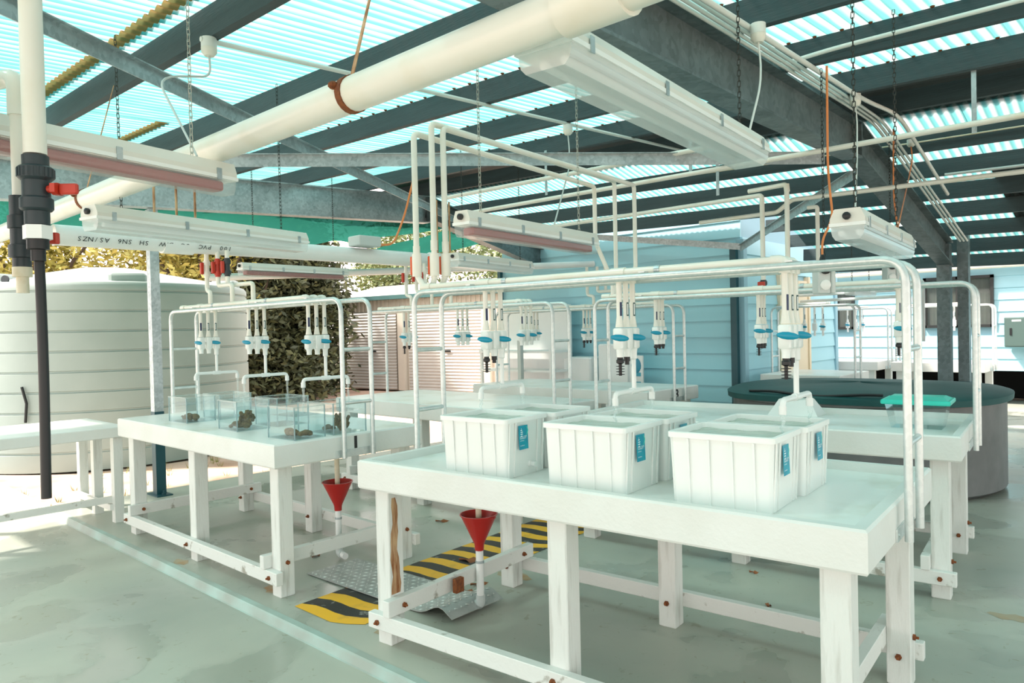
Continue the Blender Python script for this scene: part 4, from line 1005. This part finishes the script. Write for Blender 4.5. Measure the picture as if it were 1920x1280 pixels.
MB().box(-.05, .05, -.05, .05, .1, 2.55).build('corner_trim', 'blue_trim', b1, False); MB().box(-.05, .05, 3.17, 3.27, .1, 2.2).build('corner_trim', 'blue_trim', b1, False)
MB().box(-.10, -.02, -.12, -.045, .05, 2.5).build('downpipe', 'teal_paint', b1, False)
MB().box(-4.06, -4.0, -.10, -.04, .05, 2.55).build('downpipe', 'teal_paint', b1, False)
MB().box(-4.2, -.3, -.05, 3.3, 3.1, 3.16).build('eave', 'roof_opaque', b1, False)
YB = 15.0
b2 = tag(empty('blue_building', (-2.5, YB, 0)), 'blue weatherboard house on stumps with dark framed windows', 'building')
BX0, BX1 = -6.0, 12.0
wins = [(-2.85, -2.15, 1.36, 2.16), (-.95, .14, 1.36, 2.27)]
MB().box(BX0, BX1, .06, 6, .62, 3.0).build('core', 'blue_trim', b2, False)
boards(b2, (BX0, .06), (BX1, .06), .60, 3.0, (0, -1), gaps=[(x0 - BX0, x1 - BX0, z0, z1) for x0, x1, z0, z1 in wins])
for x0, x1, z0, z1 in wins:
    wn = empty('window', ((x0 + x1) / 2, 0, (z0 + z1) / 2)); wn.parent = b2; a, c = (x1 - x0) / 2, (z1 - z0) / 2
    mb = MB()
    for e in ((-a, a, -c, -c + .05), (-a, a, c - .05, c), (-a, -a + .05, -c, c), (a - .05, a, -c, c), (-.025, .025, -c, c)): mb.box(e[0], e[1], -.03, .055, e[2], e[3])
    mb.build('window_frame', 'window_frame', wn, False)
    for s_ in (-1, 1): MB().box(min(s_ * .02, s_ * a), max(s_ * .02, s_ * a), .012, .018, -c, c).build('pane', 'window_glass', wn, False)
    cb = MB(); nn = 60
    for i in range(nn + 1): x = -a + 2 * a * i / nn; y = .045 + .012 * math.sin(i * 1.5); cb.v += [(x, y, -c), (x, y, c)]
    cb.f = [(2 * i, 2 * i + 2, 2 * i + 3, 2 * i + 1) for i in range(nn)]; cb.build('curtain', 'curtain', wn)
for i in range(9): MB().box(-6 + i * 1.9, -5.85 + i * 1.9, .3, .45, -.1, .62).build('stump', 'timber', b2, False)
MB().box(BX0, BX1, 2.6, 2.7, -.1, .62).build('underfloor_shade', 'void_dark', b2, False)  # near-black sheet standing in for the shade beneath the house
MB().box(BX0 - .4, BX1 + .4, -.55, 6.5, 2.98, 3.08).build('eave', 'roof_opaque', b2, False)
MB().tube([(BX0, -.18, 2.40), (BX1, -.18, 2.44)], .05, 12).build('wall_pipe', 'pvc', b2)
for x in (-2.4, .35, 2.2): MB().box(x - .008, x + .008, -.19, -.17, 2.44, 2.98).build('pipe_hanger', 'galv', b2, False)
cab = tag(empty('switch_cabinet', (-1.88, YB - .12, 1.02)), 'grey-green electrical cabinet on the blue house wall', 'cabinet')
MB().box(-.30, .42, -.12, .11, 0, .50, .01).build('body', 'cabinet_green', cab, False); MB().box(-.285, .405, -.135, -.12, .015, .485, .004).build('door', 'cabinet_green', cab, False)
MB().box(-.22, -.19, -.15, -.135, .20, .32, .003).build('latch', 'black_rubber', cab, False); MB().box(-.19, -.06, -.137, -.135, .43, .46).build('plate', 'label_white', cab, False)
MB().tube([(.2, .05, 0), (.2, .05, -1.05)], .03, 10).build('cable_duct', 'blue_trim', cab)

# ================================================================== FAR TABLES
kf = table_meshes(2.3, 1.07, False)
far_t = [((-2.87, 8.70), .0, 'low white table behind the covered tub, next to the cream door', .94), ((-3.40, 12.0), .0, 'white table in front of the curtained window', 2.3), ((-1.99, 11.9), .0, 'white table behind the dark column', 1.2), ((-5.95, 13.2), 0, 'white table at the blue house wall', 2.3)]
for o_, a_, lab, L_ in far_t: make_table(o_, a_, L_, 1.07, lab, group='far white tables', k=kf if L_ == 2.3 else None, mids=L_ == 2.3)
glb = ['galvanised gantry over the low far table by the cream door', 'galvanised gantry over the far table before the window', 'galvanised gantry over the far table behind the column', None]
kfar = MB().tube([(0, 0, 1.735), (0, 0, 1.55), (0, 0, 1.50)], [.013, .013, .02], 7)
kfar.box(-.024, .024, -.022, .022, 1.405, 1.497); kfar.tube([(0, 0, 1.405), (0, 0, 1.34)], .014, 7); kfar = kfar.mesh('drop_pipe'); kfar.materials.append(M['pvc_white'])
for q in range(3):
    o_, a_, lab, L_ = far_t[q]; make_gantry(o_, a_, L_, glb[q])
    r = tag(empty('water_manifold', (o_[0], o_[1], 0), a_), ['white tap manifold over the low far table by the cream door', 'white tap manifold over the far table before the window', 'white tap manifold over the far table behind the column'][q], 'water pipes', 'water manifolds over the tables')
    for y in (.49, .55, .61): MB().tube([(-L_ + .1, y, 1.738), (-.3, y, 1.738)], .0175, 8).build('supply_pipe', 'pvc', r)
    for j, x in enumerate((-.35, -.47, -.62, -.95, -1.07, -1.20, -1.6, -1.72, -1.85)):
        if x < -L_ + .1: continue
        d = put('drop_pipe', kfar, None, r, (x, (.49, .55, .61)[j % 3], 0)); put('label', k_lab['a' if j % 3 == 0 else 'b'], None, d)
        if j % 3 != 1: put('handle', k_handle, None, d)
for j, (y, z) in enumerate(((10.2, 1.98), (10.1, 1.88), (10.15, 1.80))):
    pipe('far_pipe', 'white water pipe before the blue house, ' + ['upper of three', 'middle of three', 'lower of three'][j], [(-3.85, y, z), (-2.26 - .12 * j, y - .4, z), (-2.26 - .12 * j, y - .4, 1.25)], .02, 'pvc_white', .04, group='far water pipes')
wc = tag(empty('wash_trough', (-2.65, 9.3, 0)), 'grey trough standing before the dark column', 'trough')
MB().box(-.05, .55, -.25, .5, 0, .62).build('trough_body', 'tank_grey', wc, False); MB().box(-.09, .59, -.29, .54, .62, .66).build('trough_rim', 'galv', wc, False)

# ================================================================== COVERED TUB
cx, cyy, Rr = -2.30, 7.55, 1.19
ct = tag(empty('covered_tub', (cx, cyy, 0)), 'large grey round tub under a dark green cover', 'tub')
MB().lathe([(Rr - .06, 0), (Rr, .04), (Rr, .78), (Rr + .035, .79), (Rr + .035, .83), (Rr - .02, .84)], n=48).build('tub_wall', 'tank_grey', ct)
mb = MB(); rings = [(Rr + .05, .80), (Rr + .055, .85), (Rr, .872), (Rr * .6, .90), (0.001, .915)]
for r_, z in rings:
    for j in range(48): a = 2 * pi * j / 48; mb.v.append((r_ * math.cos(a), r_ * math.sin(a), z + .012 * math.sin(a * 3) * (1 if z < .86 else .6)))
for i in range(len(rings) - 1):
    for j in range(48): q = (j + 1) % 48; mb.f.append((i * 48 + j, i * 48 + q, (i + 1) * 48 + q, (i + 1) * 48 + j))
mb.build('cover', 'cover_green', ct)
MB().tube([((Rr + .0) * math.cos(a), (Rr + .0) * math.sin(a), .885 + .01 * math.sin(a * 9)) for a in [4.1 + i * .05 for i in range(22)]], .012, 8).build('tie_rope', 'black_rubber', ct)

# ================================================================== THINGS ON TABLE 3
gb = tag(empty('lidded_box', loc2w(3, -.275, .60, ZT - .0345), TABLES[3]['an']), 'clear plastic box with a bright teal lid', 'plastic box')
mb = MB(); ri = [(-.135, -.10, 0), (.135, -.10, 0), (.135, .10, 0), (-.135, .10, 0)]; ro = [(-.165, -.125, .15), (.165, -.125, .15), (.165, .125, .15), (-.165, .125, .15)]
mb.add(ri + ro, [(3, 2, 1, 0), (0, 1, 5, 4), (1, 2, 6, 5), (2, 3, 7, 6), (3, 0, 4, 7)]).build('tub', 'glass_clear', gb, False)
mb = MB().box(-.185, .185, -.145, .145, .145, .172, .006); mb.add([(-.17, -.13, .172), (.17, -.13, .172), (.17, .13, .172), (-.17, .13, .172), (-.14, -.05, .19), (.14, -.05, .19), (.14, .08, .19), (-.14, .08, .19)], [(4, 5, 6, 7), (0, 1, 5, 4), (1, 2, 6, 5), (2, 3, 7, 6), (3, 0, 4, 7)])
mb.build('lid', 'lid_teal', gb, False)
wt = tag(empty('tray_cover', loc2w(3, -1.08, .93, ZT - .0345), TABLES[3]['an']), 'white sloping plastic lid standing on the tray edge', 'lid')
MB().add([(-.17, -.12, 0), (.17, -.12, 0), (.17, .12, 0), (-.17, .12, 0), (-.11, -.05, .11), (.10, -.05, .11), (.10, .07, .11), (-.11, .07, .11)], [(3, 2, 1, 0), (4, 5, 6, 7), (0, 1, 5, 4), (1, 2, 6, 5), (2, 3, 7, 6), (3, 0, 4, 7)]).build('shell', 'tub_plastic', wt, False)
MB().tube([(.02, -.06, .112), (.05, -.02, .15), (.03, .04, .12)], .006, 8).build('grip', 'lid_teal', wt)

# ================================================================== WHITE PANELS AND SHELVES by the blue wall
rk_ = tag(empty('white_rack', (-6.9, 7.95, 0)), 'white open shelving rack stacked before the blue wall', 'rack')
for z in (.35, .62, .90, 1.17): MB().box(-.85, .55, -.2, .25, z, z + .03).build('shelf', 'foam_white', rk_, False)
for x in (-.82, .52):
    for y in (-.17, .22): MB().box(x - .02, x + .02, y - .02, y + .02, 0, 1.22).build('upright', 'foam_white', rk_, False)
MB().box(.0, .06, -.28, -.22, 0, 1.35).build('grey_post', 'box_grey', rk_, False)
p1 = tag(MB().box(-7.85, -6.45, 8.28, 8.36, 0, 1.85, .01).build('foam_slab', 'foam_white', None, False), 'tall white panel leaning behind the white rack', 'panel', 'white panels by the blue wall')
p2 = tag(MB().box(-6.42, -5.95, 8.1, 8.45, 0, 1.10, .02).build('foam_slab', 'foam_white', None, False), 'low white slab between the rack and the tall panel', 'panel', 'white panels by the blue wall')
p3 = tag(MB().box(-5.86, -5.36, 8.15, 8.32, 0, 1.28, .02).build('foam_slab', 'foam_white', None, False), 'upright white slab with a blue disc sign beside it', 'panel', 'white panels by the blue wall')
sg = tag(empty('small_sign', (-5.22, 8.12, 0)), 'narrow sign with a blue oval beside white slab', 'sign')
MB().box(-.02, .02, .012, .03, 0, .9).build('post', 'galv', sg, False); MB().box(-.10, .10, -.012, .012, .55, 1.13).build('board', 'foam_white', sg, False); MB().ell((0, -.016, 1.0), .075, .004, .10, 16, 8).build('oval', 'blue_handle', sg)
for z in (.62, .74, .86): MB().box(-.07, .07, -.016, -.012, z, z + .05).build('bar', 'sticker_teal', sg, False)

# ================================================================== SHADE CLOTH
def cloth(x0, x1, y0, y1, zf_, label, nx=16, ny=36):
    o = grid_mesh(x0, x1, y0, y1, nx, ny, zf_).build('shade_cloth', 'shade_cloth'); return tag(o, label, 'shade cloth', 'green shade cloths')
cloth(-9.6, -7.4, 1.0, 7.15, lambda x, y: 2.86 + .03 * (y - 3) - .10 * math.sin((y - 1) * 1.0) ** 2 * min(1, (-7.3 - x)) + .025 * math.sin(y * 9 + x * 2) * (-7.4 - x) * .5, 'green shade cloth sagging below the galvanised rafter')
cloth(-10.0, -7.5, 7.25, 8.5, lambda x, y: 3.02 - .09 * (-7.5 - x) + .02 * math.sin(y * 11 + x * 3), 'second green shade cloth beside the blue building roof')

# ================================================================== TREES AND SHRUBS
def leafmat(n, c1, c2):
    m = bpy.data.materials.new(n); m.use_nodes = True; nt = m.node_tree; N = nt.nodes; L = nt.links; b = N['Principled BSDF']; b.inputs['Roughness'].default_value = .6
    g = N.new('ShaderNodeNewGeometry'); rp = N.new('ShaderNodeValToRGB'); rp.color_ramp.elements[0].color = (*c1, 1); rp.color_ramp.elements[1].color = (*c2, 1)
    L.new(g.outputs['Random Per Island'], rp.inputs[0]); L.new(rp.outputs[0], b.inputs['Base Color']); M[n] = m
leafmat('leaf_yellow', (.20, .20, .03), (.62, .55, .16)); leafmat('leaf_dark', (.035, .05, .025), (.12, .14, .06)); leafmat('leaf_mid', (.08, .13, .05), (.30, .36, .15))
def tree(x, y, h, rx, rz, zc, lm, label, nl=3800, ls=.13, seed=0):
    rnd = random.Random(seed + 100); r = tag(empty('tree', (x, y, -.1)), label, 'tree', 'trees behind the tank and shed')
    mb = MB().tube([(0, 0, 0), (.1, .05, h * .4), (.0, .1, h * .75)], [.14, .10, .05], 8)
    for k in range(5):
        a = rnd.uniform(0, 6.28); mb.tube([(.05, .05, h * .35), (rx * .35 * math.cos(a), rx * .35 * math.sin(a), h * .6), (rx * .7 * math.cos(a), rx * .7 * math.sin(a), h * .78)], [.06, .04, .015], 6)
    mb.build('trunk', 'bark', r)
    lv = MB(); cl = [(rnd.gauss(0, .42) * rx, rnd.gauss(0, .42) * rx, zc + rnd.uniform(-1, 1) * rz) for _ in range(26)]
    for k in range(nl):
        c = cl[k % 26]; p = Vector((c[0] + rnd.gauss(0, .22) * rx, c[1] + rnd.gauss(0, .22) * rx, c[2] + rnd.gauss(0, .20) * rz))
        d = Vector((rnd.gauss(0, 1), rnd.gauss(0, 1), rnd.gauss(-.3, .6))).normalized(); e = d.cross(Vector((rnd.gauss(0, 1), rnd.gauss(0, 1), 1))).normalized(); s_ = ls * rnd.uniform(.6, 1.3)
        o = len(lv.v); lv.v += [tuple(p), tuple(p + d * s_ * .5 + e * s_ * .22), tuple(p + d * s_), tuple(p + d * s_ * .5 - e * s_ * .22)]; lv.f.append((o, o + 1, o + 2, o + 3))
    me = lv.mesh('foliage', False); o = put('foliage', me, lm, r); o['kind'] = 'stuff'
    return r
tree(-17.5, 4.5, 5.5, 2.2, 1.5, 3.6, 'leaf_yellow', 'sunlit yellow-green tree behind the tank dome', 9000, .17, seed=1)
tree(-16.5, 7.5, 5.2, 2.0, 1.5, 3.6, 'leaf_yellow', 'yellow-green tree beside the slim galvanised post', 9000, .17, seed=2)
tree(-16.4, 8.9, 4.4, 1.4, 1.9, 2.0, 'leaf_dark', 'dark shrubby tree between the tank and the shed', 15000, .19, 3)
tree(-16.5, 10.5, 4.4, .95, 2.0, 2.1, 'leaf_dark', 'dark narrow shrub right beside the shed corner', 12000, .19, 9)
tree(-17.7, 10.4, 5.2, 1.2, 2.1, 2.2, 'leaf_dark', 'dark dense tree rising behind the coral taps', 15000, .20, 4)
tree(-22.6, 18.4, 6.0, 2.6, 1.8, 3.6, 'leaf_mid', 'feathery green tree over the shed roof end', 10000, .22, 5)
tree(-17.0, 20.5, 6.0, 2.8, 1.7, 3.8, 'leaf_mid', 'green tree behind the shed roof', 10000, .22, 6)
tree(-22.5, 2.0, 6.0, 2.8, 1.8, 3.6, 'leaf_mid', 'pale green tree beyond the tank far side', 9000, .22, 7)
tree(-22.5, 10.5, 6.5, 2.8, 2.0, 3.4, 'leaf_mid', 'tall green tree beyond the dark trees', 12000, .24, 8)
# grass tufts on the sand
rnd = random.Random(5); tf = MB()
for k in range(60):
    x, y = rnd.uniform(-9.5, -7.5), rnd.uniform(2.1, 6.5)
    for b in range(9):
        a = rnd.uniform(0, 6.28); l = rnd.uniform(.04, .10); o = len(tf.v); dx, dy = math.cos(a), math.sin(a)
        bx_, by_ = x + dx * .02, y + dy * .02; tf.v += [(bx_ - dy * .004, by_ + dx * .004, -.11), (bx_ + dy * .004, by_ - dx * .004, -.11), (bx_ + dx * l * .5, by_ + dy * l * .5, -.11 + l)]; tf.f.append((o, o + 1, o + 2))
gt = tf.build('grass_tufts', 'grass_tuft', None, False); gt['kind'] = 'stuff'; gt['label'] = 'sparse dry grass tufts on the sand'; gt['category'] = 'grass'

# rust stains bled onto the concrete beside some legs
for q, (x, y, r_) in enumerate(((-3.02, 3.28, .16), (-.62, 4.36, .13), (-3.15, 4.6, .10), (-4.93, 2.08, .10), (-2.96, 2.22, .06), (-3.95, 2.2, .12))):
    rn = random.Random(q); mb = MB(); pts = [(x + r_ * rn.uniform(.5, 1) * math.cos(a * .524), y + r_ * .5 * rn.uniform(.5, 1) * math.sin(a * .524), .0009) for a in range(12)]
    mb.add(pts, [tuple(range(12))]); o = mb.build('rust_patch', 'floor_rust', None, False); o.parent = fl

# rusty threaded rods that carry the lettered pipe
for q, (y, lab) in enumerate(((2.2, 'rusty threaded rod over the lettered pipe, first of three'), (2.36, 'rusty threaded rod over the lettered pipe, second of three'), (2.5, 'rusty threaded rod over the lettered pipe, third of three'), (4.95, 'rusty rod by the supply loops, nearer the cable box'), (5.12, 'rusty rod by the supply loops, nearer the reddish batten'))):
    tag(MB().tube([(-5.5, y, 2.27), (-5.5, y, 2.82)], .009, 7).build('hanger_rod', 'rust_stain'), lab, 'rod', 'rusty hanger rods')
